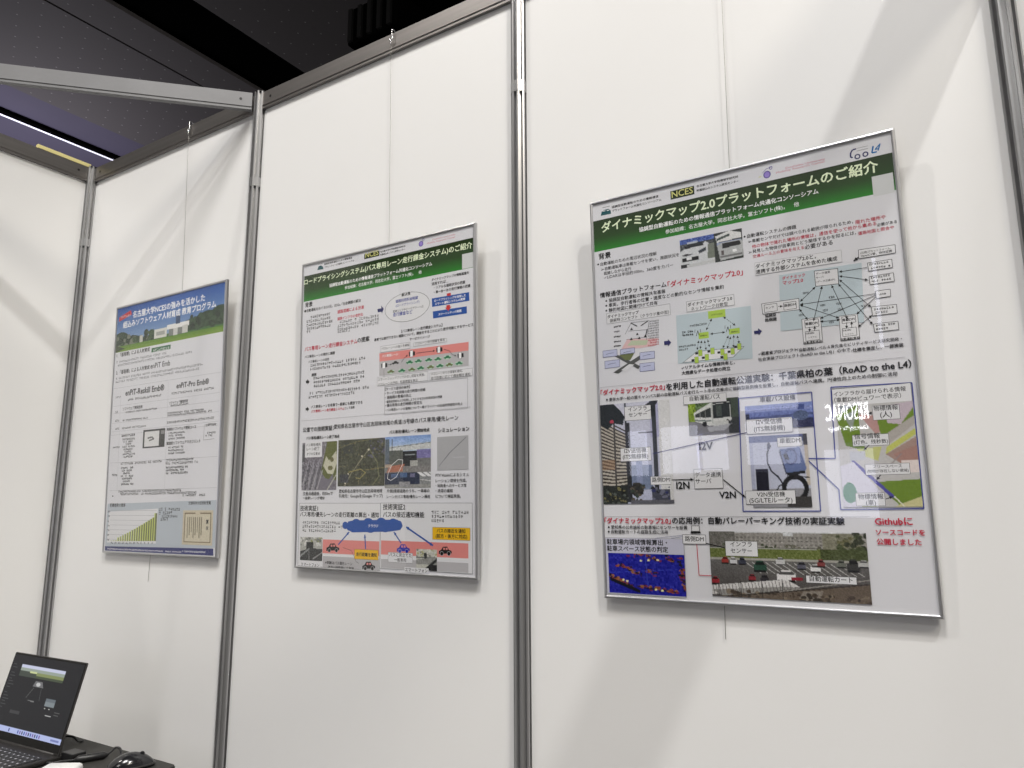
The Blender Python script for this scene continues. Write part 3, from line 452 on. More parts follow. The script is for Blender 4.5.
PRINT = {
1: [
 ('I','campus',-296.7,685.9,296.2,845.3),
 ('F',[(-285.5,796.3),(-284.6,812.0),(-215.2,828.5),(-208.8,811.9)],'red2','t'),
 ('T','プログラム紹介',-277.3,807.5,-213.9,'paper',0,'t',0),
 ('T','名古屋大学NCESの強みを活かした',-201.6,800.1,195.1,'w',1,'t',0),
 ('T','組込みソフトウェア人材育成 教育プログラム',-258.1,770.9,252.8,'w',1,'t',0),
 ('T','1. 「道程標」による人材育成',-287.8,669.6,-91.5,'k',1,'b',0),
 ('R',-80.9,677.2,24.7,662.6,'grn2',None,'d',1.0),
 ('G',-71.7,662.7,17.0,10.2,'paper',1.16,'b'),
 ('G',-286.9,647.3,4.3,8.5,'grey',1.015,'b'),
 ('G',-285.4,635.1,139.9,8.5,'grey',1.015,'b'),
 ('T','2. 「道程標」による人材育成',-285.2,608.1,-87.3,'k',1,'b',0),
 ('T','enPiT Emb',-81.7,607.8,26.7,'k',0,'b',0),
 ('G',-284.5,589.0,201.8,8.5,'grey',1.015,'b'),
 ('G',-285.6,576.8,192.5,8.5,'grey',1.015,'b'),
 ('L',[(-299.0,563.1),(287.1,554.7)],'lg',0.8,'','d',0),
 ('T','enPiT-Reskill Emb®',-220.0,528.0,0.6,'k',1,'b',0),
 ('T','enPiT-Pro Emb®',67.3,527.9,232.3,'k',1,'b',0),
 ('G',-203.8,508.4,-12.1,8.5,'k',1.16,'b'),
 ('G',42.0,508.5,261.0,8.5,'k',1.16,'b'),
 ('G',-280.1,523.5,-243.6,6.8,'grey',1.015,'b'),
 ('L',[(-290.1,501.3),(286.1,490.9)],'lg',0.7,'','d',0),
 ('L',[(-290.1,476.9),(286.7,463.7)],'lg',0.7,'','d',0),
 ('L',[(-290.3,443.5),(286.8,430.6)],'lg',0.7,'','d',0),
 ('L',[(-291.0,414.4),(286.6,400.6)],'lg',0.7,'','d',0),
 ('L',[(-292.2,402.7),(286.4,388.5)],'lg',0.7,'','d',0),
 ('L',[(-286.5,300.8),(287.8,300.5)],'lg',0.7,'','d',0),
 ('L',[(-283.5,202.2),(288.4,211.9)],'lg',0.7,'','d',0),
 ('L',[(22.4,552.8),(28.5,207.2)],'lg',0.7,'','d',0),
 ('L',[(-248.7,550.3),(-238.0,204.9)],'lg',0.7,'','d',0),
 ('T','ソフトウェア開発技術',-230.7,478.3,-115.9,'k',1,'b',0),
 ('G',-220.0,467.2,-36.2,6.8,'k',1.015,'b'),
 ('T','ソフトウェア開発技術',31.5,479.2,130.1,'k',1,'b',0),
 ('G',39.7,470.5,131.8,6.8,'k',1.015,'b'),
 ('G',-277.3,471.5,-250.5,8.5,'k',1.015,'b'),
 ('G',-274.1,440.0,-250.9,8.5,'k',1.015,'b'),
 ('G',-229.3,439.8,-84.1,6.8,'k',1.015,'b'),
 ('G',25.7,446.4,210.8,6.8,'k',1.015,'b'),
 ('G',26.1,438.8,255.5,6.8,'k',1.015,'b'),
 ('G',-278.6,412.7,-244.6,8.5,'k',1.015,'b'),
 ('G',-230.1,413.1,-90.8,6.8,'k',1.015,'b'),
 ('G',24.9,415.3,266.5,8.5,'k',1.015,'b'),
 ('I','screenshot',-103.4,342.3,17.3,402.7),
 ('G',-229.8,385.7,-145.4,10.2,'k',1.45,'b'),
 ('G',-222.9,374.5,-152.3,6.8,'k',1.16,'b'),
 ('G',-216.0,366.2,-160.8,6.8,'k',1.16,'b'),
 ('G',-209.3,357.8,-169.4,6.8,'k',1.16,'b'),
 ('G',-220.3,349.2,-150.0,6.8,'k',1.16,'b'),
 ('G',-213.5,340.8,-158.5,6.8,'k',1.16,'b'),
 ('G',-206.8,332.4,-167.0,6.8,'k',1.16,'b'),
 ('G',-217.8,323.9,-147.6,6.8,'k',1.16,'b'),
 ('G',-211.0,315.5,-156.1,6.8,'k',1.16,'b'),
 ('T','実践的ソフトウェア開発コース',26.6,393.2,177.6,'k',1,'b',0),
 ('G',35.9,381.6,119.7,6.8,'k',1.16,'b'),
 ('G',36.6,372.6,110.1,6.8,'k',1.16,'b'),
 ('G',37.3,363.0,121.1,6.8,'k',1.16,'b'),
 ('T','実践的ソフトウェアマネジメント',28.1,347.5,202.5,'k',1,'b',0),
 ('G',37.4,335.0,123.1,6.8,'k',1.16,'b'),
 ('G',38.2,325.6,134.0,6.8,'k',1.16,'b'),
 ('G',38.9,316.6,124.4,6.8,'k',1.16,'b'),
 ('L',[(279.0,401.1),(218.9,400.0),(217.0,353.7),(270.3,355.3)],'k',0.7,'','d',0),
 ('G',226.1,395.9,274.5,8.5,'k',1.015,'b'),
 ('G',227.7,371.0,272.1,6.8,'k',1.015,'b'),
 ('G',226.3,363.1,260.1,6.8,'k',1.015,'b'),
 ('G',-278.2,349.8,-238.3,6.8,'k',1.015,'b'),
 ('G',-274.3,254.7,-240.7,8.5,'k',1.305,'b'),
 ('G',-226.4,291.8,5.5,8.5,'k',1.015,'b'),
 ('G',30.2,294.3,174.4,8.5,'k',1.015,'b'),
 ('G',27.9,283.6,193.9,8.5,'k',1.015,'b'),
 ('G',-222.7,277.9,-149.1,6.8,'k',1.305,'b'),
 ('G',-215.9,268.9,-157.5,6.8,'k',1.305,'b'),
 ('G',-209.1,259.9,-165.9,6.8,'k',1.305,'b'),
 ('G',-220.0,250.8,-146.6,6.8,'k',1.305,'b'),
 ('G',-213.2,241.9,-155.0,6.8,'k',1.305,'b'),
 ('G',-206.4,232.9,-163.4,6.8,'k',1.305,'b'),
 ('G',-217.3,223.9,-144.1,6.8,'k',1.305,'b'),
 ('G',30.8,271.3,142.9,6.8,'k',1.305,'b'),
 ('G',31.6,262.5,123.2,6.8,'k',1.305,'b'),
 ('G',32.3,253.1,144.2,6.8,'k',1.305,'b'),
 ('F',[(-266.1,185.9),(-261.9,191.9),(-256.5,186.4)],'k','d'),
 ('G',-228.7,199.1,117.4,7.6499999999999995,'k',1.015,'b'),
 ('G',-218.3,190.1,195.1,7.6499999999999995,'k',1.015,'b'),
 ('G',124.0,182.5,237.7,7.6499999999999995,'k',1.015,'b'),
 ('F',[(-289.0,162.5),(290.9,170.3),(291.0,29.5),(-290.8,19.0)],'lav3','d'),
 ('T','受講者数の推移',-275.7,152.5,-183.5,'k',1,'b',0),
 ('T','文部科学大臣表彰受賞',156.1,157.7,265.1,'k',1,'b',0),
 ('F',[(-276.6,136.3),(-0.6,145.6),(-3.2,35.9),(-281.5,33.8)],'paper','d'),
 ('L',[(-268.1,136.3),(-7.9,143.1)],'lg',0.9,'','d',0),
 ('G',-284.7,133.3,-272.7,6.8,'k',1.16,'b'),
 ('L',[(-268.0,120.7),(-7.9,127.0)],'lg',0.9,'','d',0),
 ('G',-284.3,117.6,-272.2,6.8,'k',1.16,'b'),
 ('L',[(-267.9,105.0),(-7.9,111.0)],'lg',0.9,'','d',0),
 ('G',-283.8,101.9,-271.8,6.8,'k',1.16,'b'),
 ('L',[(-267.7,89.4),(-7.9,95.0)],'lg',0.9,'','d',0),
 ('G',-283.4,86.3,-271.4,6.8,'k',1.16,'b'),
 ('L',[(-267.6,73.8),(-7.9,79.0)],'lg',0.9,'','d',0),
 ('G',-282.9,70.7,-270.9,6.8,'k',1.16,'b'),
 ('L',[(-267.5,58.2),(-7.9,63.0)],'lg',0.9,'','d',0),
 ('G',-282.5,55.1,-270.5,6.8,'k',1.16,'b'),
 ('L',[(-267.3,42.7),(-7.9,47.0)],'lg',0.9,'','d',0),
 ('G',-282.0,39.6,-270.1,6.8,'k',1.16,'b'),
 ('R',-260.5,40.1,-253.4,38.4,'yg',None,'d',1.0),
 ('R',-254.8,40.2,-252.2,38.4,'olive',None,'d',1.0),
 ('R',-246.7,41.0,-239.6,38.7,'yg',None,'d',1.0),
 ('R',-241.1,41.1,-238.4,38.7,'olive',None,'d',1.0),
 ('R',-233.0,42.0,-225.9,38.9,'yg',None,'d',1.0),
 ('R',-227.4,42.1,-224.7,39.0,'olive',None,'d',1.0),
 ('R',-220.2,51.3,-212.3,39.2,'yg',None,'d',1.0),
 ('R',-214.6,51.4,-211.1,39.3,'olive',None,'d',1.0),
 ('R',-206.9,55.0,-198.7,39.5,'yg',None,'d',1.0),
 ('R',-201.4,55.1,-197.5,39.5,'olive',None,'d',1.0),
 ('R',-193.8,58.9,-185.2,39.8,'yg',None,'d',1.0),
 ('R',-188.2,59.0,-184.0,39.8,'olive',None,'d',1.0),
 ('R',-180.7,62.9,-171.8,40.1,'yg',None,'d',1.0),
 ('R',-175.2,63.0,-170.6,40.1,'olive',None,'d',1.0),
 ('R',-167.6,67.1,-158.4,40.4,'yg',None,'d',1.0),
 ('R',-162.2,67.2,-157.3,40.4,'olive',None,'d',1.0),
 ('R',-154.7,71.4,-145.2,40.7,'yg',None,'d',1.0),
 ('R',-149.3,71.5,-144.0,40.7,'olive',None,'d',1.0),
 ('R',-141.8,75.8,-132.0,41.0,'yg',None,'d',1.0),
 ('R',-136.4,75.9,-130.9,41.0,'olive',None,'d',1.0),
 ('R',-129.0,80.2,-118.9,41.2,'yg',None,'d',1.0),
 ('R',-123.7,80.3,-117.8,41.3,'olive',None,'d',1.0),
 ('R',-116.3,84.7,-105.9,41.5,'yg',None,'d',1.0),
 ('R',-111.0,84.8,-104.7,41.5,'olive',None,'d',1.0),
 ('R',-103.7,89.3,-92.9,41.8,'yg',None,'d',1.0),
 ('R',-98.3,89.3,-91.8,41.8,'olive',None,'d',1.0),
 ('R',-91.1,93.9,-80.0,42.1,'yg',None,'d',1.0),
 ('R',-85.8,93.9,-78.9,42.1,'olive',None,'d',1.0),
 ('R',-78.6,98.5,-67.2,42.3,'yg',None,'d',1.0),
 ('R',-73.3,98.6,-66.1,42.4,'olive',None,'d',1.0),
 ('R',-66.1,103.2,-54.4,42.6,'yg',None,'d',1.0),
 ('R',-60.9,103.2,-53.4,42.6,'olive',None,'d',1.0),
 ('R',-53.7,107.9,-41.8,42.9,'yg',None,'d',1.0),
 ('R',-48.5,107.9,-40.7,42.9,'olive',None,'d',1.0),
 ('R',-41.4,112.6,-29.2,43.2,'yg',None,'d',1.0),
 ('R',-36.2,112.6,-28.1,43.2,'olive',None,'d',1.0),
 ('R',-29.2,117.3,-16.6,43.4,'yg',None,'d',1.0),
 ('R',-24.0,117.3,-15.6,43.4,'olive',None,'d',1.0),
 ('R',-17.7,131.1,-4.2,43.7,'yg',None,'d',1.0),
 ('R',-12.6,131.1,-3.1,43.7,'olive',None,'d',1.0),
 ('G',-256.9,29.2,-246.2,6.8,'k',1.015,'b'),
 ('G',-235.0,29.7,-224.4,6.8,'k',1.015,'b'),
 ('G',-213.3,30.1,-202.7,6.8,'k',1.015,'b'),
 ('G',-191.7,30.6,-181.3,6.8,'k',1.015,'b'),
 ('G',-170.4,31.1,-160.0,6.8,'k',1.015,'b'),
 ('G',-149.2,31.6,-139.0,6.8,'k',1.015,'b'),
 ('G',-128.2,32.0,-118.1,6.8,'k',1.015,'b'),
 ('G',-107.5,32.5,-97.4,6.8,'k',1.015,'b'),
 ('G',-86.9,32.9,-76.9,6.8,'k',1.015,'b'),
 ('G',-66.5,33.4,-56.6,6.8,'k',1.015,'b'),
 ('G',-46.3,33.8,-36.5,6.8,'k',1.015,'b'),
 ('G',-26.2,34.3,-16.5,6.8,'k',1.015,'b'),
 ('G',5.6,138.3,119.9,10.2,'k',1.015,'b'),
 ('G',6.4,126.8,71.5,10.2,'k',1.015,'b'),
 ('G',12.6,117.5,108.2,8.5,'k',1.015,'b'),
 ('G',15.4,107.5,57.5,10.2,'k',1.015,'b'),
 ('I','certificate',131.5,36.1,278.8,140.2),
 ('F',[(-291.0,21.0),(285.5,27.6),(286.7,7.3),(-289.1,3.2)],'navy2','d'),
 ('G',-275.1,10.6,131.3,5,'w',0.8,'b'),
 ('G',136.3,13.4,246.7,5,'w',0.8,'b'),
],
2: [
 ('I','band3',-294.4,739.5,294.7,814.6),
 ('F',[(-242.9,824.5),(-238.4,834.2),(-228.5,836.0),(-220.0,830.5),(-218.2,823.2)],'teal','lc'),
 ('L',[(-238.6,840.1),(-222.7,840.2)],'grey',1,'','lc',0),
 ('T','協調型自動運転のための情報通信',-215.5,834.6,-108.6,'k',1,'lc',6),
 ('T','プラットフォーム共通化コンソーシアム',-214.4,825.5,-100.9,'k',1,'lc',6),
 ('R',-63.7,837.9,-9.3,824.0,'nces',None,'ln',1.0),
 ('T','NCES',-59.5,827.5,-12.9,'ncest',0,'ln',0),
 ('T','名古屋大学大学院情報学研究科',-5.9,832.0,80.3,'k',1,'ln',5.5),
 ('T','附属組込みシステム研究センター',-5.8,823.7,78.7,'k',1,'ln',5.5),
 ('E',132.1,830.0,6.5,6.5,'purp','dpurp','lr',2),
 ('E',139.5,839.2,3,3,None,'dpurp','lr',1.2),
 ('T','Doshisha University',169.0,832.1,241.2,'pink',0,'lr',5.5),
 ('T','Mobility Research Center',151.3,825.2,241.2,'pink',0,'lr',5.5),
 ('T','ロードプライシングシステム(バス専用レーン走行課金システム)のご紹介',-293.5,790.1,291.5,'gw',1,'t',0),
 ('T','協調型自動運転のための情報通信プラットフォーム共通化コンソーシアム',-193.1,767.2,167.9,'w',1,'t',0),
 ('T','参加組織：名古屋大学，同志社大学，富士ソフト(株)，\u3000他',-133.9,751.6,134.1,'w',0,'t',0),
 ('R',261.5,778.1,295.7,740.4,'paper2',None,'t',1.0),
 ('T','背景',-287.6,723.2,-258.6,'k',1,'t',0),
 ('T','●自動運転をめぐるDX化，SDGs／社会課題の解決',-290.3,708.2,-74.1,'k',1,'b',0),
 ('G',-281.4,686.5,-182.9,8.100000000000001,'k',1.08,'b'),
 ('G',-281.0,675.7,-182.6,8.100000000000001,'k',1.08,'b'),
 ('G',-280.6,664.7,-178.5,8.100000000000001,'k',1.08,'b'),
 ('G',-280.2,654.5,-185.9,8.100000000000001,'k',1.08,'b'),
 ('G',-279.8,646.3,-261.9,8.100000000000001,'k',1.08,'b'),
 ('T','道路混雑による渋滞',-160.1,687.5,-62.5,'r',1,'b',0),
 ('T','道路インフラの老朽化',-159.6,668.5,-65.0,'r',1,'b',0),
 ('G',-159.3,657.3,-6.7,8.100000000000001,'k',0.81,'b'),
 ('G',-159.0,647.5,-6.5,8.100000000000001,'k',0.81,'b'),
 ('G',-158.8,637.6,-6.4,8.100000000000001,'k',0.81,'b'),
 ('G',-158.5,631.3,-110.2,8.100000000000001,'k',0.81,'b'),
 ('F',[(-14.0,679.1),(-0.1,679.3),(-0.9,686.9),(8.3,677.0),(1.6,664.5),(0.4,670.0),(-12.5,670.2)],'navy','d'),
 ('E',86.7,670.6,74,38,'paper','k','d',0.9),
 ('R',66.0,709.1,99.4,701.3,'paper',None,'d',1.0),
 ('T','解決策',68.7,701.1,98.0,'k',1,'b',0),
 ('T','道路利用料金制度',48.6,686.7,123.1,'blue',1,'b',0),
 ('T','(ロードプライシング)',49.4,675.5,127.7,'blue',0,'b',0),
 ('T','混雑エリアやピークアワーへの',39.4,661.9,140.7,'k',0,'b',0),
 ('T','走行課金など',40.2,651.8,105.0,'blue',1,'b',0),
 ('T','ダイナミックマップの情報基盤を',166.7,725.8,281.9,'k',1,'b',0),
 ('T','活用すれば…',166.7,714.4,219.4,'k',1,'b',0),
 ('T','・リアルな道路状況の把握',174.4,703.8,270.4,'k',1,'b',0),
 ('T','・車一台一台の走行情報の把握',174.4,692.3,285.8,'k',1,'b',0),
 ('F',[(167.4,680.6),(281.9,679.4),(282.7,657.9),(168.8,658.8)],'blue2','d'),
 ('T','ロードプライシングを活用した',175.7,670.8,272.0,'w',1,'b',0),
 ('T','スマート運転システムの実現',177.6,661.9,270.2,'w',1,'b',0),
 ('F',[(170.7,646.8),(274.9,645.1),(275.4,627.7),(172.0,628.7)],'blue2','d'),
 ('T','スマートシティの実現',188.3,634.0,258.7,'w',1,'b',0),
 ('F',[(214.4,686.3),(226.7,686.4),(227.3,679.2),(215.0,679.6)],'red2','d'),
 ('F',[(213.1,656.5),(224.2,656.4),(224.5,651.3),(229.1,651.2),(219.3,641.5),(208.8,651.1),(213.4,650.9)],'red2','d'),
 ('T','バス専用レーン走行課金システム',-284.4,596.1,-84.5,'r',1,'t',0),
 ('T','の提案',-83.8,597.5,-40.8,'k',1,'t',0),
 ('T','バス専用レーンの現状と課題',-283.7,575.3,-166.8,'k',1,'b',0),
 ('T','バス専用レーンの目的',-268.7,560.3,-188.4,'k',1,'b',0),
 ('G',-260.4,548.7,-55.5,8.100000000000001,'k',0.945,'b'),
 ('G',-261.6,537.9,-73.8,8.100000000000001,'k',0.945,'b'),
 ('T','課題',-254.7,521.5,-235.9,'k',1,'b',0),
 ('G',-247.3,511.1,-60.4,8.100000000000001,'k',1.08,'b'),
 ('G',-246.9,499.6,-55.2,8.100000000000001,'k',1.08,'b'),
 ('G',-246.5,489.2,-72.8,8.100000000000001,'k',1.08,'b'),
 ('F',[(-277.3,511.5),(-271.0,511.5),(-271.1,515.5),(-262.1,506.8),(-269.4,500.1),(-269.9,503.5),(-276.2,503.5)],'k','d'),
 ('G',-261.6,469.8,-37.7,8.100000000000001,'k',0.945,'b'),
 ('G',-265.1,458.8,-92.3,8.100000000000001,'k',0.945,'b'),
 ('F',[(-275.3,434.4),(-268.9,434.5),(-269.1,437.9),(-260.9,430.7),(-267.8,423.9),(-267.9,427.8),(-274.6,427.7)],'k','d'),
 ('T','バス専用レーンを有償で一般車にも開放できる',-253.1,432.2,-62.4,'k',1,'b',0),
 ('T','バス専用レーン走行課金システム',-251.9,420.0,-127.0,'r',1,'b',0),
 ('T','として活用',-125.5,421.2,-90.7,'k',1,'b',0),
 ('T','【バス専用レーン走行課金システム】',69.0,605.4,200.7,'k',1,'b',0),
 ('T','通常では走行できない道路について，課金をすることにより走行可能とするサービス',-23.8,594.2,294.0,'k',1,'b',0),
 ('T','サービスイメージ',96.4,581.4,161.4,'k',1,'b',0),
 ('F',[(-5.1,559.4),(280.0,556.6),(279.6,498.9),(-4.2,499.5)],'lgrey','d'),
 ('F',[(-5.1,559.4),(280.0,556.6),(279.5,535.7),(-4.1,537.4)],'salmon','d'),
 ('F',[(37.7,526.8),(38.0,529.9),(43.7,530.1),(46.7,533.5),(53.8,533.5),(56.5,529.9),(61.8,528.8),(61.5,526.3)],'k','d'),
 ('E',43.4,526.8,2,2.2,'k',None,'d',1.0),
 ('E',56.5,526.8,2,2.2,'k',None,'d',1.0),
 ('E',97.1,525.5,12,5,'mint',None,'d',1.0),
 ('F',[(85.3,523.6),(85.7,526.7),(91.2,526.9),(94.1,530.2),(101.0,530.2),(103.6,526.6),(108.8,525.6),(108.5,523.1)],'grn','d'),
 ('E',90.9,523.6,2,2.2,'grn',None,'d',1.0),
 ('E',103.7,523.5,2,2.2,'grn',None,'d',1.0),
 ('E',125.3,525.7,12,5,'mint',None,'d',1.0),
 ('F',[(113.7,523.8),(114.0,526.8),(119.5,527.0),(122.4,530.3),(129.1,530.4),(131.7,526.8),(136.8,525.8),(136.5,523.3)],'grn','d'),
 ('E',119.2,523.8,2,2.2,'grn',None,'d',1.0),
 ('E',131.7,523.7,2,2.2,'grn',None,'d',1.0),
 ('E',158.4,525.3,12,5,'mint',None,'d',1.0),
 ('F',[(147.0,523.4),(147.3,526.5),(152.7,526.7),(155.5,529.9),(162.1,530.0),(164.7,526.4),(169.7,525.4),(169.4,522.9)],'grn','d'),
 ('E',152.4,523.4,2,2.2,'grn',None,'d',1.0),
 ('E',164.7,523.4,2,2.2,'grn',None,'d',1.0),
 ('E',187.1,524.3,12,5,'mint',None,'d',1.0),
 ('F',[(175.9,522.5),(176.3,525.5),(181.6,525.7),(184.3,528.9),(190.9,528.9),(193.3,525.4),(198.3,524.4),(198.0,522.0)],'grn','d'),
 ('E',181.2,522.4,2,2.2,'grn',None,'d',1.0),
 ('E',193.3,522.4,2,2.2,'grn',None,'d',1.0),
 ('E',216.0,525.8,12,5,'mint',None,'d',1.0),
 ('F',[(205.0,524.0),(205.3,526.9),(210.5,527.1),(213.3,530.3),(219.7,530.4),(222.1,526.9),(227.0,525.9),(226.7,523.4)],'grn','d'),
 ('E',210.2,523.9,2,2.2,'grn',None,'d',1.0),
 ('E',222.1,523.9,2,2.2,'grn',None,'d',1.0),
 ('E',34.9,507.3,12,5,'mint',None,'d',1.0),
 ('F',[(22.8,505.4),(23.0,508.5),(28.8,508.7),(31.8,512.1),(38.9,512.1),(41.6,508.5),(47.0,507.5),(46.7,504.9)],'olive','d'),
 ('E',28.5,505.3,2,2.2,'olive',None,'d',1.0),
 ('E',41.7,505.4,2,2.2,'olive',None,'d',1.0),
 ('E',71.7,506.4,12,5,'mint',None,'d',1.0),
 ('F',[(59.7,504.5),(60.0,507.5),(65.7,507.8),(68.6,511.1),(75.6,511.2),(78.3,507.6),(83.5,506.6),(83.2,504.0)],'grn','d'),
 ('E',65.4,504.4,2,2.2,'grn',None,'d',1.0),
 ('E',78.3,504.5,2,2.2,'grn',None,'d',1.0),
 ('E',104.4,506.3,12,5,'mint',None,'d',1.0),
 ('F',[(92.7,504.4),(93.0,507.4),(98.6,507.7),(101.5,511.0),(108.3,511.1),(110.9,507.5),(116.1,506.5),(115.8,504.0)],'olive','d'),
 ('E',98.3,504.4,2,2.2,'olive',None,'d',1.0),
 ('E',110.9,504.4,2,2.2,'olive',None,'d',1.0),
 ('E',133.1,507.1,12,5,'mint',None,'d',1.0),
 ('F',[(121.6,505.2),(121.9,508.2),(127.3,508.5),(130.2,511.7),(136.9,511.8),(139.4,508.3),(144.5,507.3),(144.2,504.8)],'grn','d'),
 ('E',127.0,505.2,2,2.2,'grn',None,'d',1.0),
 ('E',139.5,505.2,2,2.2,'grn',None,'d',1.0),
 ('E',164.1,506.6,12,5,'mint',None,'d',1.0),
 ('F',[(152.8,504.7),(153.1,507.7),(158.4,507.9),(161.3,511.2),(167.8,511.3),(170.4,507.8),(175.4,506.8),(175.0,504.3)],'olive','d'),
 ('E',158.1,504.7,2,2.2,'olive',None,'d',1.0),
 ('E',170.4,504.7,2,2.2,'olive',None,'d',1.0),
 ('E',193.3,506.7,12,5,'mint',None,'d',1.0),
 ('F',[(182.2,504.8),(182.5,507.8),(187.8,508.0),(190.6,511.2),(197.0,511.3),(199.5,507.9),(204.4,506.9),(204.1,504.4)],'grn','d'),
 ('E',187.5,504.8,2,2.2,'grn',None,'d',1.0),
 ('E',199.5,504.9,2,2.2,'grn',None,'d',1.0),
 ('E',222.1,506.8,12,5,'mint',None,'d',1.0),
 ('F',[(211.1,505.0),(211.4,507.9),(216.6,508.1),(219.4,511.3),(225.7,511.4),(228.2,508.0),(233.0,507.0),(232.7,504.6)],'olive','d'),
 ('E',216.3,504.9,2,2.2,'olive',None,'d',1.0),
 ('E',228.1,505.0,2,2.2,'olive',None,'d',1.0),
 ('E',251.6,507.3,12,5,'mint',None,'d',1.0),
 ('F',[(240.8,505.5),(241.1,508.4),(246.2,508.6),(248.9,511.8),(255.2,511.9),(257.5,508.4),(262.3,507.5),(262.0,505.1)],'grn','d'),
 ('E',245.9,505.4,2,2.2,'grn',None,'d',1.0),
 ('E',257.5,505.5,2,2.2,'grn',None,'d',1.0),
 ('F',[(1.9,531.0),(22.4,531.0),(23.2,520.5),(2.7,520.4)],'k','d'),
 ('R',5.9,534.2,15.8,517.5,'w','k','d',0.8),
 ('F',[(94.6,552.0),(114.2,551.9),(114.9,541.6),(95.4,541.6)],'k','d'),
 ('R',98.5,555.2,107.8,538.7,'w','k','d',0.8),
 ('F',[(182.1,552.5),(200.7,552.4),(201.3,542.3),(182.8,542.3)],'k','d'),
 ('R',185.9,555.6,194.6,539.5,'w','k','d',0.8),
 ('F',[(246.9,530.9),(264.8,530.9),(265.3,521.1),(247.4,521.0)],'k','d'),
 ('R',250.5,533.9,258.8,518.3,'w','k','d',0.8),
 ('L',[(24.5,526.1),(38.0,526.3)],'k',0.9,'e','d',0),
 ('L',[(69.8,527.8),(79.6,538.1),(90.7,544.7)],'k',1,'e','d',0),
 ('L',[(118.7,546.8),(177.8,545.9)],'k',1,'e','d',0),
 ('L',[(205.3,546.8),(222.2,541.5),(231.2,530.6),(243.3,525.9)],'k',1,'e','d',0),
 ('T','バス専用レーン',5.4,547.6,58.3,'w',1,'b',0),
 ('R',-0.6,577.2,98.5,561.3,'paper','lg','d',1.0),
 ('T','バスレーンへの進入を検知',3.0,567.6,95.8,'k',0,'b',0),
 ('R',109.5,573.5,214.3,564.8,'paper','lg','d',1.0),
 ('T','バスレーン走行距離を算出',115.3,568.1,208.1,'k',0,'b',0),
 ('R',-11.1,496.4,156.0,473.8,'paper','lg','d',1.0),
 ('T','スマートフォンアプリでみなし認証を実施，',-8.1,486.9,146.5,'k',0,'b',0),
 ('T','バスレーンの予約，残高情報を表示',-7.2,474.3,123.7,'k',0,'b',0),
 ('R',162.3,491.7,290.8,473.9,'paper','lg','d',1.0),
 ('T','バスレーンからの退場を検知，',166.7,485.6,262.2,'k',0,'b',0),
 ('T','走行距離に応じて課金額を通知',165.4,474.7,284.4,'k',0,'b',0),
 ('L',[(11.0,513.8),(12.4,492.7)],'k',0.8,'','d',0),
 ('R',14.7,470.1,276.4,396.9,None,'lg','d',1.0),
 ('T','【サービス提供の条件】',16.3,459.8,98.6,'k',0,'b',0),
 ('T','・サービス利用者の走行時間の短縮',16.4,448.8,147.9,'k',0,'b',0),
 ('T','・道路網の整備の向上',16.6,437.8,103.3,'k',0,'b',0),
 ('T','・道路管理者および利用しようとする方の利用状況の把握',16.7,427.5,200.1,'k',0,'b',0),
 ('T','・優先車両の走行時間の安定化',16.9,417.4,138.0,'k',0,'b',0),
 ('T','・バス専用レーンの運用について一般ドライバーの社会的受容性の向上',17.0,405.9,261.8,'k',0,'b',0),
 ('L',[(-290.9,405.8),(283.9,393.0)],'lg',0.7,'','d',0),
 ('T','公道での技術実証：',-283.0,368.3,-164.8,'k',1,'t',0),
 ('T','愛知県名古屋市守山区志段味地域の県道15号線のバス専用/優先レーン',-164.0,371.1,248.7,'k',0,'t',0),
 ('T','バス専用/優先レーン終了地点',-268.8,346.5,-143.4,'k',1,'b',0),
 ('T','バス専用/優先レーン開始地点',32.0,347.8,161.4,'k',1,'b',0),
 ('T','シミュレーション',188.5,343.5,280.7,'k',1,'t',0),
 ('I','aerial1',-283.0,208.5,-151.0,337.6),
 ('I','aerial2',-145.9,217.3,17.8,338.9),
 ('I','crossing',18.9,211.0,166.0,339.6),
 ('I','simul',185.5,252.2,277.7,332.0),
 ('R',-272.5,337.8,-207.0,297.2,'paper',None,'d',1.0),
 ('T','バス専用/優先',-268.2,327.7,-212.5,'k',0,'b',0),
 ('T','レーン終了',-266.2,316.0,-217.5,'k',0,'b',0),
 ('T','オフの交差点',-265.7,303.2,-214.7,'k',0,'b',0),
 ('L',[(29.9,248.7),(26.8,234.7),(38.8,230.0),(56.4,238.2),(75.7,267.6),(77.5,279.9),(62.5,281.9),(41.6,268.5),(29.9,248.7)],'w',1.2,'','d',0),
 ('T','交差点通過後，約50mで',-276.5,195.2,-163.5,'k',0,'b',0),
 ('T','一般車レーンが増加',-276.1,183.8,-194.3,'k',0,'b',0),
 ('T','愛知県名古屋市守山区志段味地域',-140.9,200.9,10.6,'k',0,'b',0),
 ('T','引用元：Googleを(Google マップ)',-140.6,188.4,12.1,'k',0,'b',0),
 ('T','片側2車線道路のうち，一車線の',25.9,200.2,161.9,'k',0,'b',0),
 ('T','レーンがバス専用/優先レーン運用',26.1,186.1,163.1,'k',0,'b',0),
 ('T','PTV Vissimによるシミュ',180.7,236.7,278.3,'k',0,'b',0),
 ('T','レーション環境を作成。',180.8,223.3,272.4,'k',0,'b',0),
 ('T','・利用者へのサービス性',180.8,211.7,271.8,'k',0,'b',0),
 ('T','・渋滞の緩和',180.8,199.4,231.6,'k',0,'b',0),
 ('T','について検証実施。',180.8,186.8,255.5,'k',0,'b',0),
 ('R',-289.1,173.4,5.0,-1.0,'paper','grey','d',0.9),
 ('R',5.6,173.9,288.1,13.0,'paper','grey','d',0.9),
 ('T','技術実証1',-285.2,153.6,-217.4,'k',1,'t',0),
 ('T','バス専用/優先レーンの走行距離の算出・通知',-285.3,138.4,0.1,'k',1,'t',0),
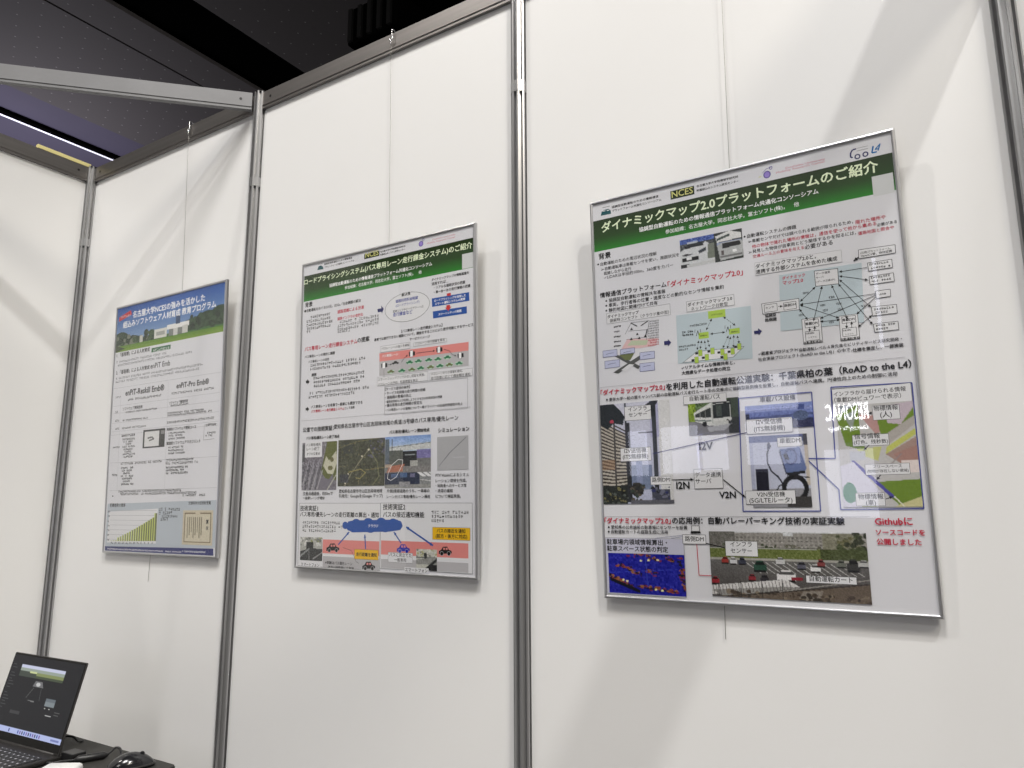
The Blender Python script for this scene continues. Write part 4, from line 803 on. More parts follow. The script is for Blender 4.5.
 ('T','技術実証2',13.9,158.2,86.3,'k',1,'t',0),
 ('T','バスの接近通知機能',14.2,139.8,146.1,'k',1,'t',0),
 ('G',-276.0,118.1,-133.7,8.100000000000001,'k',0.945,'b'),
 ('G',-275.6,107.7,-126.2,8.100000000000001,'k',0.945,'b'),
 ('G',-275.2,97.0,-151.2,8.100000000000001,'k',0.945,'b'),
 ('G',167.5,148.2,279.4,8.100000000000001,'k',0.945,'b'),
 ('G',167.6,138.4,270.8,8.100000000000001,'k',0.945,'b'),
 ('G',167.6,128.2,214.4,8.100000000000001,'k',0.945,'b'),
 ('R',-196.2,78.6,2.7,42.9,'salmon',None,'d',1.0),
 ('R',-194.9,35.5,3.3,2.4,'lgrey',None,'d',1.0),
 ('R',8.4,81.3,276.5,47.1,'salmon',None,'d',1.0),
 ('R',9.1,36.7,276.3,14.7,'lgrey',None,'d',1.0),
 ('L',[(-193.4,36.1),(1.7,42.3)],'w',1,'','d',3),
 ('L',[(9.7,36.3),(276.0,46.2)],'w',1,'','d',3),
 ('E',-115.7,116.4,10,9.5,'blue2',None,'d',1.0),
 ('E',-77.0,124.1,14,9.5,'blue2',None,'d',1.0),
 ('E',-35.5,126.6,16,9.5,'blue2',None,'d',1.0),
 ('E',8.3,127.7,16,9.5,'blue2',None,'d',1.0),
 ('E',47.9,126.3,14,9.5,'blue2',None,'d',1.0),
 ('E',67.4,121.2,9,9.5,'blue2',None,'d',1.0),
 ('E',-76.7,110.4,14,9.5,'blue2',None,'d',1.0),
 ('E',-28.4,108.7,18,9.5,'blue2',None,'d',1.0),
 ('E',21.9,111.1,15,9.5,'blue2',None,'d',1.0),
 ('E',-101.3,112.5,10,9.5,'blue2',None,'d',1.0),
 ('F',[(-110.3,117.5),(-105.2,126.5),(-87.6,129.5),(60.9,133.3),(75.4,125.2),(78.7,118.0),(70.8,108.1),(38.4,103.6),(-90.4,99.0),(-104.7,104.8)],'blue2','d'),
 ('T','クラウド',-35.3,113.1,-1.5,'w',0,'b',0),
 ('L',[(-139.5,66.2),(-101.0,99.8)],'blue2',3.6,'e','d',0),
 ('L',[(-43.1,58.5),(-46.6,94.4)],'blue2',3.6,'e','d',0),
 ('L',[(50.2,102.9),(74.3,76.3)],'blue2',3.4,'s','d',0),
 ('L',[(89.9,115.7),(173.2,73.4)],'blue2',4,'b','d',0),
 ('F',[(-182.4,49.4),(-181.9,57.2),(-173.9,60.5),(-168.2,68.4),(-152.2,69.4),(-145.5,60.9),(-136.0,58.6),(-135.1,52.5)],'k','d'),
 ('E',-171.4,50.8,5,5,'k','lgrey','d',1),
 ('E',-145.6,51.7,5,5,'k','lgrey','d',1),
 ('R',-166.7,65.9,-160.0,60.4,'salmon',None,'d',1.0),
 ('R',-157.2,66.2,-150.5,60.7,'salmon',None,'d',1.0),
 ('F',[(-53.7,8.5),(-53.2,16.0),(-45.8,19.3),(-40.5,26.9),(-25.6,28.0),(-19.4,19.9),(-10.6,17.8),(-9.8,12.0)],'k','d'),
 ('E',-43.5,10.0,5,5,'k','lgrey','d',1),
 ('E',-19.5,11.1,5,5,'k','lgrey','d',1),
 ('R',-39.0,24.5,-32.8,19.3,'salmon',None,'d',1.0),
 ('R',-30.2,24.8,-24.1,19.7,'salmon',None,'d',1.0),
 ('F',[(60.4,55.6),(61.0,62.9),(68.0,66.0),(73.1,73.4),(87.1,74.2),(92.9,66.3),(101.1,64.1),(101.8,58.4)],'blue3','d'),
 ('E',70.0,56.9,5,5,'blue3','lgrey','d',1),
 ('E',92.6,57.6,5,5,'blue3','lgrey','d',1),
 ('R',74.4,71.0,80.2,65.9,'salmon',None,'d',1.0),
 ('R',82.7,71.2,88.4,66.1,'salmon',None,'d',1.0),
 ('F',[(190.6,54.4),(191.2,61.4),(197.7,64.4),(202.5,71.5),(215.5,72.4),(220.7,64.7),(228.3,62.7),(228.9,57.2)],'k','d'),
 ('E',199.5,55.7,5,5,'k','lgrey','d',1),
 ('E',220.4,56.4,5,5,'k','lgrey','d',1),
 ('R',203.7,69.3,209.0,64.3,'salmon',None,'d',1.0),
 ('R',211.3,69.5,216.6,64.6,'salmon',None,'d',1.0),
 ('L',[(-122.8,59.5),(-92.9,53.4),(-83.5,39.7),(-76.2,26.4),(-65.7,21.9)],'k',0.8,'','d',0),
 ('R',-81.1,56.8,-0.2,32.5,'yel2','k','d',0.5),
 ('T','走行距離を通知',-75.1,40.8,-5.7,'k',1,'b',0),
 ('R',171.9,116.6,281.9,88.0,'yel2','k','d',0.5),
 ('T','バスの接近を通知',184.5,104.8,267.8,'k',1,'b',0),
 ('T','(前方・後方に対応)',181.6,92.4,273.4,'k',1,'b',0),
 ('R',32.5,53.2,110.8,29.3,'paper','k','d',0.5),
 ('T','バスに見立てた',36.6,43.7,107.5,'k',0,'b',0),
 ('T','一般車両',52.3,32.0,90.6,'k',0,'b',0),
 ('I','phone1',-281.2,21.9,-197.0,83.2),
 ('I','phone2',121.9,14.2,185.2,64.1),
 ('R',-280.0,18.7,-202.9,6.3,'paper',None,'d',1.0),
 ('T','スマートフォン',-276.4,7.2,-207.4,'k',0,'b',0),
 ('R',85.1,19.6,160.0,8.1,'paper',None,'d',1.0),
 ('T','スマートフォン',87.7,9.8,157.0,'k',0,'b',0),
 ('T','※実験はバス優先レーン',-185.4,15.9,-88.5,'k',0,'b',0),
 ('T','適用の時間帯にて実施',-175.5,4.3,-82.7,'k',0,'b',0),
],
3: [
 ('I','band3',-298.0,736.3,297.1,806.9),
 ('F',[(-277.1,816.0),(-274.4,825.0),(-268.0,827.9),(-258.4,828.0),(-253.1,823.6),(-252.3,815.4)],'teal','lc'),
 ('L',[(-272.6,833.6),(-254.6,833.6)],'grey',1.2,'','lc',0),
 ('L',[(-272.2,825.7),(-265.7,825.3)],'w',1.6,'','lc',0),
 ('L',[(-262.1,824.7),(-256.2,824.8)],'w',1.6,'','lc',0),
 ('T','協調型自動運転のための情報通信',-250.3,827.4,-143.2,'k',1,'lc',6),
 ('T','プラットフォーム共通化コンソーシアム',-249.3,818.5,-137.0,'k',1,'lc',6),
 ('R',-116.9,833.8,-66.3,815.3,'nces',None,'ln',1.0),
 ('T','NCES',-114.2,819.0,-69.3,'ncest',0,'ln',0),
 ('T','名古屋大学大学院情報学研究科',-60.9,828.8,23.4,'k',1,'ln',5.5),
 ('T','附属組込みシステム研究センター',-61.0,819.5,23.8,'k',1,'ln',5.5),
 ('E',78.5,820.6,6,6.6,'purp','dpurp','lr',2),
 ('E',86.3,832.6,2.6,3,None,'dpurp','lr',1.2),
 ('L',[(62.6,819.1),(67.4,819.6)],'yel',1.5,'','lr',0),
 ('L',[(69.7,825.6),(77.8,832.7),(87.3,833.3)],'dpurp',0.9,'','lr',0),
 ('T','Doshisha University',113.6,823.0,184.4,'pink',0,'lr',5.5),
 ('T','Mobility Research Center',95.6,818.1,184.5,'pink',0,'lr',5.5),
 ('L',[(238.0,829.6),(232.1,829.3),(228.4,824.5),(227.4,816.9),(230.9,814.0)],'navy',2.6,'','l4',0),
 ('E',239.0,814.2,4,4,None,'navy','l4',2.3),
 ('E',252.4,815.2,4,4,None,'navy','l4',2.3),
 ('L',[(266.1,827.2),(263.0,814.8),(271.2,814.8)],'cyan',2.6,'','l4',0),
 ('L',[(277.6,828.2),(268.4,819.8),(274.6,820.0)],'cyan',1.9,'','l4',0),
 ('L',[(277.6,828.8),(273.3,816.5)],'cyan',2.1,'','l4',0),
 ('L',[(238.5,825.0),(257.6,825.1)],'grey',0.8,'','l4',0),
 ('L',[(238.9,829.9),(258.0,830.0)],'grey',0.6,'','l4',0),
 ('T','ダイナミックマップ2.0プラットフォームのご紹介',-276.2,779.0,270.5,'gw',1,'t',0),
 ('T','協調型自動運転のための情報通信プラットフォーム共通化コンソーシアム',-189.6,761.2,168.0,'w',1,'t',0),
 ('T','参加組織：名古屋大学，同志社大学，富士ソフト(株)，\u3000他',-131.8,744.7,132.3,'w',0,'t',0),
 ('R',258.8,769.9,293.0,732.4,'paper2',None,'t',1.0),
 ('T','背景',-285.7,718.4,-257.4,'k',1,'t',0),
 ('E',-287.6,707.3,2,2,'k',None,'d',1.0),
 ('T','自動運転のための周辺状況の理解',-282.0,703.2,-153.6,'k',0,'b',0),
 ('T','➢自動運転車は車載センサを使い，周囲状況を',-281.5,691.5,-105.5,'k',0,'b',0),
 ('T','認識しながら走行',-274.9,681.3,-211.4,'k',0,'b',0),
 ('T','✓LiDARは半径約100m，360度をカバー',-275.3,671.8,-119.2,'k',0,'b',0),
 ('I','cars',-102.8,663.7,23.4,723.6),
 ('E',27.9,705.2,2,2,'k',None,'d',1.0),
 ('T','自動運転システムの課題',32.8,701.7,124.1,'k',0,'b',0),
 ('T','➢車載センサだけでは調べられる範囲が限られるため，',33.7,690.6,221.5,'k',0,'b',0),
 ('T','隠れた場所や',225.9,687.9,274.7,'r',0,'b',0),
 ('T','他の物体で隠れた場所の情報は，通信を使って他から集める',40.4,679.1,259.3,'r',0,'b',0),
 ('T','必要がある',259.9,676.0,291.8,'k',0,'b',0),
 ('T','➢発見した物体が自車両とどう関係するかを知るには，',33.1,669.2,224.9,'k',0,'b',0),
 ('T','道路地図と照合や',228.2,666.5,286.2,'r',0,'b',0),
 ('T','交通ルール上の意味を与える',40.8,659.4,135.0,'r',0,'b',0),
 ('T','必要がある',136.1,658.2,184.9,'k',0,'b',0),
 ('T','情報通信プラットフォーム',-286.2,632.1,-136.0,'k',1,'t',0),
 ('T','「ダイナミックマップ2.0」',-133.0,629.9,19.4,'r',1,'t',0),
 ('E',-271.9,622.8,2,2,'k',None,'d',1.0),
 ('T','協調型自動運転の情報共有基盤',-265.9,619.5,-138.8,'k',0,'b',0),
 ('E',-272.4,612.1,2,2,'k',None,'d',1.0),
 ('T','車両，歩行者等の位置・速度などの動的なセンサ情報を集約',-266.4,608.5,-18.8,'k',0,'b',0),
 ('E',-272.8,601.3,2,2,'k',None,'d',1.0),
 ('T','静的地図に関連付けて共有',-266.8,597.6,-156.8,'k',0,'b',0),
 ('R',-272.6,594.7,-130.6,571.8,'paper','lg','d',1.0),
 ('T','ダイナミックマップ',-270.7,584.2,-199.1,'k',1,'b',0),
 ('T','提案時コンセプト（クラウド集中型）',-265.5,574.9,-133.6,'k',0,'b',0),
 ('F',[(-241.9,513.4),(-227.4,533.1),(-159.2,526.4),(-166.4,511.6),(-199.3,510.4)],'pinkl','d'),
 ('F',[(-228.0,519.2),(-218.6,528.8),(-181.0,525.0),(-185.9,515.1)],'greenl','d'),
 ('L',[(-231.4,544.4),(-216.8,567.2)],'grey',0.8,'','d',0),
 ('L',[(-216.8,567.2),(-176.7,565.8)],'grey',0.8,'','d',0),
 ('L',[(-176.7,565.8),(-185.3,525.6)],'grey',0.8,'','d',0),
 ('L',[(-229.7,532.3),(-185.0,531.9)],'grey',0.8,'','d',0),
 ('L',[(-224.3,549.9),(-182.1,547.4)],'grey',0.8,'','d',0),
 ('F',[(-220.0,551.5),(-216.6,556.6),(-213.5,551.0)],'k','d'),
 ('F',[(-207.8,539.1),(-204.4,544.2),(-201.3,538.7)],'k','d'),
 ('F',[(-221.6,530.2),(-218.3,535.4),(-215.1,529.8)],'k','d'),
 ('F',[(-190.3,532.6),(-187.0,537.7),(-183.9,532.2)],'k','d'),
 ('F',[(-203.7,530.1),(-200.4,535.2),(-197.3,529.7)],'k','d'),
 ('L',[(-217.9,566.7),(-203.7,557.4)],'k',1.8,'','d',0),
 ('L',[(-195.9,557.4),(-180.1,565.2)],'k',1.8,'','d',0),
 ('L',[(-182.0,548.5),(-187.2,532.2)],'k',2,'','d',0),
 ('G',-257.0,561.5,-239.8,3.4,'k',0.9,'b'),
 ('G',-257.5,550.7,-240.3,3.4,'k',0.9,'b'),
 ('G',-258.0,539.9,-240.7,3.4,'k',0.9,'b'),
 ('G',-258.4,529.2,-241.2,3.4,'k',0.9,'b'),
 ('G',-258.8,519.5,-241.7,3.4,'k',0.9,'b'),
 ('G',-179.1,562.2,-155.1,3.4,'grey',0.5,'b'),
 ('G',-179.4,557.1,-155.4,3.4,'grey',0.5,'b'),
 ('G',-179.6,552.1,-155.6,3.4,'grey',0.5,'b'),
 ('G',-179.9,547.0,-155.9,3.4,'grey',0.5,'b'),
 ('G',-180.2,542.0,-156.2,3.4,'grey',0.5,'b'),
 ('G',-180.4,537.0,-156.4,3.4,'grey',0.5,'b'),
 ('G',-180.7,532.0,-156.7,3.4,'grey',0.5,'b'),
 ('G',-180.9,526.9,-156.9,3.4,'grey',0.5,'b'),
 ('G',-181.2,521.9,-157.2,3.4,'r',0.5,'b'),
 ('G',-181.4,516.9,-157.5,3.4,'r',0.5,'b'),
 ('G',-181.7,511.9,-157.7,3.4,'r',0.5,'b'),
 ('F',[(-262.4,465.3),(-200.1,495.7),(-186.8,496.2),(-196.0,488.8),(-251.1,461.9)],'dg','d'),
 ('F',[(-260.8,501.7),(-249.3,501.4),(-201.2,472.6),(-205.9,466.8)],'dg','d'),
 ('F',[(-244.0,468.7),(-225.4,479.4),(-214.3,477.2),(-232.8,464.3)],'paper','d'),
 ('F',[(-247.1,501.1),(-213.1,501.4),(-222.7,487.7),(-234.0,488.9)],'olive','d'),
 ('R',-284.5,514.2,-251.7,500.2,'lav','slate','d',0.9),
 ('L',[(-277.8,506.0),(-268.4,507.5),(-259.2,507.7)],'slate',1,'','d',0),
 ('R',-244.2,512.9,-212.0,502.1,'lav','slate','d',0.9),
 ('L',[(-237.8,504.8),(-228.6,506.3),(-219.6,506.5)],'slate',1,'','d',0),
 ('R',-200.9,500.6,-168.8,485.7,'lav','slate','d',0.9),
 ('L',[(-194.7,492.7),(-185.8,494.2),(-177.1,494.4)],'slate',1,'','d',0),
 ('R',-281.0,491.6,-246.8,476.0,'lav','slate','d',0.9),
 ('L',[(-274.3,483.5),(-265.0,485.1),(-255.8,485.4)],'slate',1,'','d',0),
 ('R',-202.0,477.7,-170.1,460.9,'lav','slate','d',0.9),
 ('L',[(-195.8,469.9),(-186.9,471.4),(-178.2,471.7)],'slate',1,'','d',0),
 ('F',[(-147.1,518.2),(-138.6,518.3),(-138.8,521.7),(-132.0,513.8),(-138.8,506.3),(-138.8,510.1),(-146.9,509.8)],'navy','d'),
 ('F',[(-118.7,568.1),(30.5,565.6),(27.2,462.5),(-120.2,468.5)],'teal1','d'),
 ('R',-95.9,593.2,-0.3,572.0,'paper','lg','d',1.0),
 ('T','ダイナミックマップ 2.0',-93.8,583.0,-4.1,'k',1,'b',0),
 ('T','ネットワーク分散型',-86.9,573.4,-13.3,'k',0,'b',0),
 ('R',-53.2,566.9,-19.0,551.5,'lime',None,'d',1.0),
 ('T','クラウドDM',-47.2,556.6,-25.4,'k',0,'b',0),
 ('R',-74.9,525.9,-54.4,513.3,'lime',None,'d',1.0),
 ('R',-14.2,525.6,6.6,514.4,'lime',None,'d',1.0),
 ('T','路側DM',-71.3,517.8,-57.6,'k',0,'b',0),
 ('T','路側DM',-10.2,517.6,3.3,'k',0,'b',0),
 ('L',[(-46.3,551.2),(-58.9,529.2)],'k',1,'b','d',4),
 ('L',[(-23.7,552.0),(-1.0,530.7)],'k',1,'b','d',4),
 ('L',[(-51.4,520.9),(-21.7,520.2)],'k',1,'b','d',0),
 ('L',[(-75.2,510.5),(-79.3,491.7)],'k',0.7,'b','d',3),
 ('L',[(-69.1,509.7),(-73.2,493.0)],'k',0.7,'b','d',3),
 ('L',[(-63.5,509.0),(-61.3,489.5)],'k',0.7,'b','d',3),
 ('L',[(-57.0,510.2),(-54.3,494.7)],'k',0.7,'b','d',3),
 ('L',[(-15.7,512.8),(-28.3,489.5)],'k',0.7,'b','d',3),
 ('L',[(-11.4,510.3),(-19.9,487.5)],'k',0.7,'b','d',3),
 ('L',[(-5.5,512.5),(-7.6,488.0)],'k',0.7,'b','d',3),
 ('L',[(1.0,510.6),(3.8,494.5)],'k',0.7,'b','d',3),
 ('L',[(-110.4,469.4),(-80.5,488.8),(12.9,487.8),(-9.4,469.0),(-110.4,469.4)],'k',0.6,'','d',0),
 ('F',[(-108.2,470.2),(-79.5,487.8),(10.9,486.9),(-10.3,469.9)],'paper','d'),
 ('R',-77.1,491.4,-69.5,479.2,'lime','olive','d',0.5),
 ('R',-83.6,487.5,-77.8,483.0,'k',None,'d',1.0),
 ('R',-52.5,492.3,-45.1,480.1,'lime','olive','d',0.5),
 ('R',-58.9,488.4,-53.2,483.9,'k',None,'d',1.0),
 ('R',-64.4,481.0,-56.9,468.9,'lime','olive','d',0.5),
 ('R',-70.9,477.1,-65.1,472.6,'k',None,'d',1.0),
 ('R',-85.4,478.2,-77.8,466.0,'lime','olive','d',0.5),
 ('R',-92.0,474.3,-86.1,469.8,'k',None,'d',1.0),
 ('R',-33.0,487.7,-25.7,475.7,'lime','olive','d',0.5),
 ('R',-39.3,483.9,-33.7,479.4,'k',None,'d',1.0),
 ('R',-13.1,486.9,-6.0,474.9,'lime','olive','d',0.5),
 ('R',-19.4,483.1,-13.8,478.6,'k',None,'d',1.0),
 ('R',-27.7,477.9,-20.4,466.0,'lime','olive','d',0.5),
 ('R',-34.0,474.1,-28.4,469.6,'k',None,'d',1.0),
 ('R',0.1,494.7,7.2,482.8,'lime','olive','d',0.5),
 ('R',-6.1,490.9,-0.6,486.5,'k',None,'d',1.0),
 ('L',[(-79.7,520.2),(-75.8,530.7),(-73.2,520.6)],'k',1.1,'','d',0),
 ('L',[(-81.4,533.9),(-81.9,527.4)],'k',0.8,'','d',0),
 ('L',[(-70.4,533.2),(-70.4,526.7)],'k',0.8,'','d',0),
 ('L',[(-19.6,520.3),(-15.8,530.6),(-13.3,520.7)],'k',1.1,'','d',0),
 ('L',[(-21.1,533.7),(-21.7,527.4)],'k',0.8,'','d',0),
 ('L',[(-10.6,533.1),(-10.6,526.7)],'k',0.8,'','d',0),
 ('G',-91.7,540.4,-58.2,4,'k',0.6,'b'),
 ('G',-108.5,529.0,-84.3,4,'k',1,'b'),
 ('G',-108.4,522.8,-84.2,4,'k',1,'b'),
 ('G',-116.8,500.5,-80.8,4,'k',0.6,'b'),
 ('G',-116.7,494.2,-97.6,4,'k',0.6,'b'),
 ('T','✓リアルタイムな情報共有と，',-113.5,456.1,-7.3,'k',1,'b',0),
 ('T','大規模なデータ処理の両立',-113.5,445.4,-16.4,'k',1,'b',0),
 ('F',[(33.2,515.4),(41.1,515.3),(41.2,519.6),(48.0,513.2),(41.6,505.9),(41.4,509.0),(33.6,509.3)],'navy','d'),
 ('F',[(86.9,616.6),(229.6,614.5),(224.8,505.7),(82.0,508.6)],'teal1','d'),
 ('F',[(43.5,648.7),(198.0,644.6),(197.9,622.1),(43.3,624.0)],'paper','d'),
 ('L',[(43.5,648.7),(198.0,644.6),(197.9,622.1),(43.3,624.0),(43.5,648.7)],'lg',0.6,'','d',0),
 ('T','ダイナミックマップ2.0と，',44.7,637.5,154.1,'k',1,'b',0),
 ('T','連携する外部システムを含めた構成',44.7,626.6,190.2,'k',1,'b',0),
 ('T','ダイナミック',91.8,606.5,132.9,'r',1,'b',0),
 ('T','マップ2.0',92.1,596.5,128.6,'r',1,'b',0),
 ('F',[(149.4,613.2),(189.6,611.0),(189.0,582.3),(149.8,583.9)],'paper','d'),
 ('L',[(149.4,613.2),(189.6,611.0),(189.0,582.3),(149.8,583.9),(149.4,613.2)],'k',1,'','d',0),
 ('T','データ連携',151.8,605.2,176.1,'k',0,'b',0),
 ('T','サーバ',151.6,598.1,164.5,'k',0,'b',0),
 ('T','(データ流通API)',152.0,590.1,183.5,'k',0,'b',0),
 ('F',[(50.9,566.2),(118.8,566.0),(118.1,544.5),(51.7,545.9)],'paper','d'),
 ('L',[(50.9,566.2),(118.8,566.0),(118.1,544.5),(51.7,545.9),(50.9,566.2)],'k',0.9,'','d',0),
 ('R',55.5,562.9,79.0,548.4,None,'k','d',0.8),
 ('T','センサ',57.6,554.6,73.4,'k',0,'b',0),
 ('R',90.8,561.4,113.3,547.7,None,'k','d',0.8),
 ('T','路側DM',91.9,553.8,112.4,'k',1,'b',0),
 ('L',[(80.8,556.1),(89.5,555.7)],'k',0.9,'e','d',0),
 ('T','協調型',55.7,538.9,76.0,'k',1,'b',0),
 ('T','路側機',55.1,530.5,76.7,'k',1,'b',0),
 ('R',120.9,525.6,153.8,478.8,'paper','k','d',0.8),
 ('R',126.0,522.7,149.6,508.5,None,'k','d',0.8),
 ('R',125.4,501.4,149.4,483.8,None,'k','d',0.8),
 ('T','車載DM',126.7,513.4,147.5,'k',1,'b',0),
 ('T','自動運転',126.3,496.2,140.7,'k',0,'b',0),
 ('T','システム',129.7,488.6,144.3,'k',0,'b',0),
 ('T','自動運転車両',121.6,478.5,152.3,'k',1,'b',0),
 ('L',[(133.7,509.5),(133.0,500.4)],'k',1,'e','d',0),
 ('L',[(141.7,500.4),(142.5,510.2)],'k',1,'e','d',0),
 ('R',184.4,522.2,215.5,477.1,'paper','k','d',0.8),
 ('R',189.1,520.0,211.6,507.9,None,'k','d',0.8),
 ('R',188.4,498.7,211.4,483.9,None,'k','d',0.8),
 ('T','車載DM',189.7,511.8,209.7,'k',1,'b',0),
 ('T','自動運転',189.2,493.6,202.9,'k',0,'b',0),
 ('T','システム',192.4,486.2,206.2,'k',0,'b',0),
 ('T','自動運転車両',184.0,476.8,215.4,'k',1,'b',0),
 ('L',[(196.5,509.0),(195.6,497.7)],'k',1,'e','d',0),
 ('L',[(203.9,497.7),(204.8,509.6)],'k',1,'e','d',0),
 ('F',[(226.2,638.9),(285.4,636.9),(284.8,622.2),(225.7,622.5)],'paper','d'),
 ('L',[(226.2,638.9),(285.4,636.9),(284.8,622.2),(225.7,622.5),(226.2,638.9)],'k',0.9,'','d',0),
 ('F',[(238.9,612.0),(277.9,611.8),(278.1,596.9),(239.7,596.9)],'paper','d'),
 ('L',[(238.9,612.0),(277.9,611.8),(278.1,596.9),(239.7,596.9),(238.9,612.0)],'k',0.9,'','d',0),
 ('F',[(239.6,586.7),(278.5,587.0),(278.6,571.7),(239.9,572.0)],'paper','d'),
 ('L',[(239.6,586.7),(278.5,587.0),(278.6,571.7),(239.9,572.0),(239.6,586.7)],'k',0.9,'','d',0),
 ('F',[(247.4,558.8),(271.0,558.5),(270.7,545.9),(247.8,545.2)],'paper','d'),
 ('L',[(247.4,558.8),(271.0,558.5),(270.7,545.9),(247.8,545.2),(247.4,558.8)],'k',0.9,'','d',0),
 ('F',[(238.8,531.3),(278.4,529.9),(278.3,514.5),(239.2,514.9)],'paper','d'),
 ('L',[(238.8,531.3),(278.4,529.9),(278.3,514.5),(239.2,514.9),(238.8,531.3)],'k',0.9,'','d',0),
 ('F',[(239.3,500.0),(278.2,499.9),(278.1,485.0),(240.4,485.1)],'paper','d'),
 ('L',[(239.3,500.0),(278.2,499.9),(278.1,485.0),(240.4,485.1),(239.3,500.0)],'k',0.9,'','d',0),
 ('T','(汎用)プラットフォーム，',229.3,630.6,278.4,'k',0,'b',0),
 ('T','OpenCV等、物体認識',229.3,624.8,279.5,'k',0,'b',0),
 ('L',[(225.8,625.5),(216.9,619.7)],'k',2.4,'e','d',0),
 ('G',241.1,606.0,273.2,4,'k',0.7,'b'),
 ('G',243.8,598.8,273.5,4,'k',0.7,'b'),
 ('G',241.7,582.0,274.3,4,'k',0.7,'b'),
 ('G',242.8,575.1,275.3,4,'k',0.7,'b'),
 ('T','信号機',253.4,550.4,263.7,'k',0,'b',0),
 ('G',242.4,523.8,274.0,4,'k',0.7,'b'),
 ('G',244.4,517.6,264.0,4,'k',0.7,'b'),
 ('G',242.5,494.3,274.6,4,'k',0.7,'b'),
 ('G',242.5,487.8,261.5,4,'k',0.7,'b'),
 ('L',[(120.6,559.4),(149.2,583.0)],'k',0.9,'b','d',0),
 ('L',[(141.2,519.4),(160.7,582.6)],'k',0.9,'b','d',0),
 ('L',[(198.5,515.0),(176.9,581.7)],'k',0.9,'b','d',0),
 ('L',[(191.0,604.0),(237.7,604.1)],'k',0.9,'s','d',0),
 ('L',[(190.8,596.3),(237.5,581.0)],'k',0.9,'b','d',0),
 ('L',[(190.6,589.6),(238.2,531.1)],'k',0.9,'b','d',0),
 ('L',[(188.3,582.1),(238.1,499.7)],'k',0.9,'b','d',0),
 ('L',[(120.2,554.3),(247.5,554.0)],'k',0.9,'s','d',0),
 ('L',[(120.1,553.0),(184.6,518.8)],'k',0.9,'b','d',0),
 ('L',[(118.3,545.6),(131.1,523.1)],'k',0.9,'b','d',0),
 ('L',[(152.7,522.5),(247.3,551.5)],'k',0.9,'s','d',0),
 ('L',[(152.3,516.7),(186.1,515.6)],'k',0.9,'b','d',0),
 ('L',[(213.7,521.6),(247.6,548.5)],'k',0.9,'s','d',0),
 ('L',[(214.4,498.0),(238.6,516.5)],'k',0.9,'b','d',0),
 ('T','I2N',126.9,572.8,136.0,'k',0,'b',5.5),
 ('T','I2I',170.8,557.4,179.6,'k',0,'b',5.5),
 ('T','V2N',154.4,544.9,163.3,'k',0,'b',5.5),
 ('T','I2V',158.8,534.8,167.7,'k',0,'b',5.5),
 ('T','V2N',181.6,543.7,190.3,'k',0,'b',5.5),
 ('T','I2V',184.1,532.5,192.7,'k',0,'b',5.5),
 ('T','V2V',167.2,511.2,176.0,'k',0,'b',5.5),
 ('T','I2V',116.8,532.0,126.0,'k',0,'b',5.5),
 ('T','V2I',222.2,533.4,230.6,'k',0,'b',5.5),
 ('T','✓経産省プロジェクト',38.2,467.4,108.6,'k',1,'b',0),
 ('T','「自動運転レベル４等先進モビリティサービス研究開発・',108.9,465.8,281.2,'k',0,'b',0),
 ('T','社会実装プロジェクト(RoAD to the L4)」の中で，',37.5,456.2,201.4,'k',0,'b',0),
 ('T','仕様を策定し、一部実装',202.4,454.7,282.8,'k',1,'b',0),
 ('L',[(-293.9,434.4),(283.5,437.4)],'lg',0.7,'','d',0),
 ('T','「ダイナミックマップ2.0」',-292.9,419.4,-150.6,'r',1,'t',0),
 ('T','を利用した自動運転公道実験：千葉県柏の葉（RoAD to the L4）',-147.3,417.4,291.5,'k',1,'t',0),
 ('R',-281.2,410.5,-277.4,406.6,'k',None,'d',1.0),
 ('T','東京大学～柏の葉キャンパス駅の自動運転バス走行ルート中の交差点に協調型路側機を設置し，自動運転バスへ連携。円滑性向上のための制御に活用',-274.2,405.2,268.9,'k',0,'b',0),
 ('I','street',-297.4,190.4,-142.7,398.1),
 ('I','bus',-104.6,322.9,-4.4,391.1),
 ('R',-112.7,401.1,-27.3,384.6,'paper','k','d',0.6),
 ('T','自動運転バス',-100.0,391.3,-39.5,'k',0,'b',0),
 ('L',[(-3.9,388.3),(127.9,388.7),(127.1,174.6),(-9.5,174.8),(-3.9,388.3)],'blue',1.8,'','d',0),
 ('L',[(109.5,268.8),(158.5,266.7),(161.2,394.4),(289.7,390.4),(288.7,178.0),(160.4,176.9),(160.1,212.1),(109.5,268.8)],'blue',1.8,'','d',0),
 ('T','車載バス設備',35.5,378.1,99.0,'k',0,'b',0),
 ('I','seat',6.6,325.9,127.3,371.8),
 ('I','device',10.0,181.5,113.8,313.9),
 ('R',7.3,346.1,90.6,318.6,'paper','k','d',0.6),
 ('T','I2V受信機',25.6,336.2,72.5,'k',0,'b',0),
 ('T','(ITS無線機)',20.7,323.0,76.9,'k',0,'b',0),
 ('R',61.6,308.8,104.7,291.8,'paper','k','d',0.6),
 ('T','車載DM',65.7,298.9,101.8,'k',0,'b',0),
 ('R',-2.6,212.3,86.3,187.7,'paper','k','d',0.6),
 ('T','V2N受信機',18.0,201.7,68.3,'k',0,'b',0),
 ('T','(5G/LTEルータ)',3.5,190.5,80.5,'k',0,'b',0),
 ('T','I2V',-86.1,293.5,-59.6,'k',1,'t',0),
 ('T','I2N',-136.6,219.0,-110.4,'k',1,'t',0),
 ('T','V2N',-52.2,199.8,-21.3,'k',1,'t',0),
 ('R',-99.8,255.9,-44.1,218.3,'paper','k','d',0.7),
 ('T','データ連携',-97.9,240.6,-46.9,'k',0,'b',0),
 ('T','サーバ',-97.6,228.6,-66.6,'k',0,'b',0),
 ('R',-240.1,390.0,-182.3,360.8,'paper','k','d',0.6),
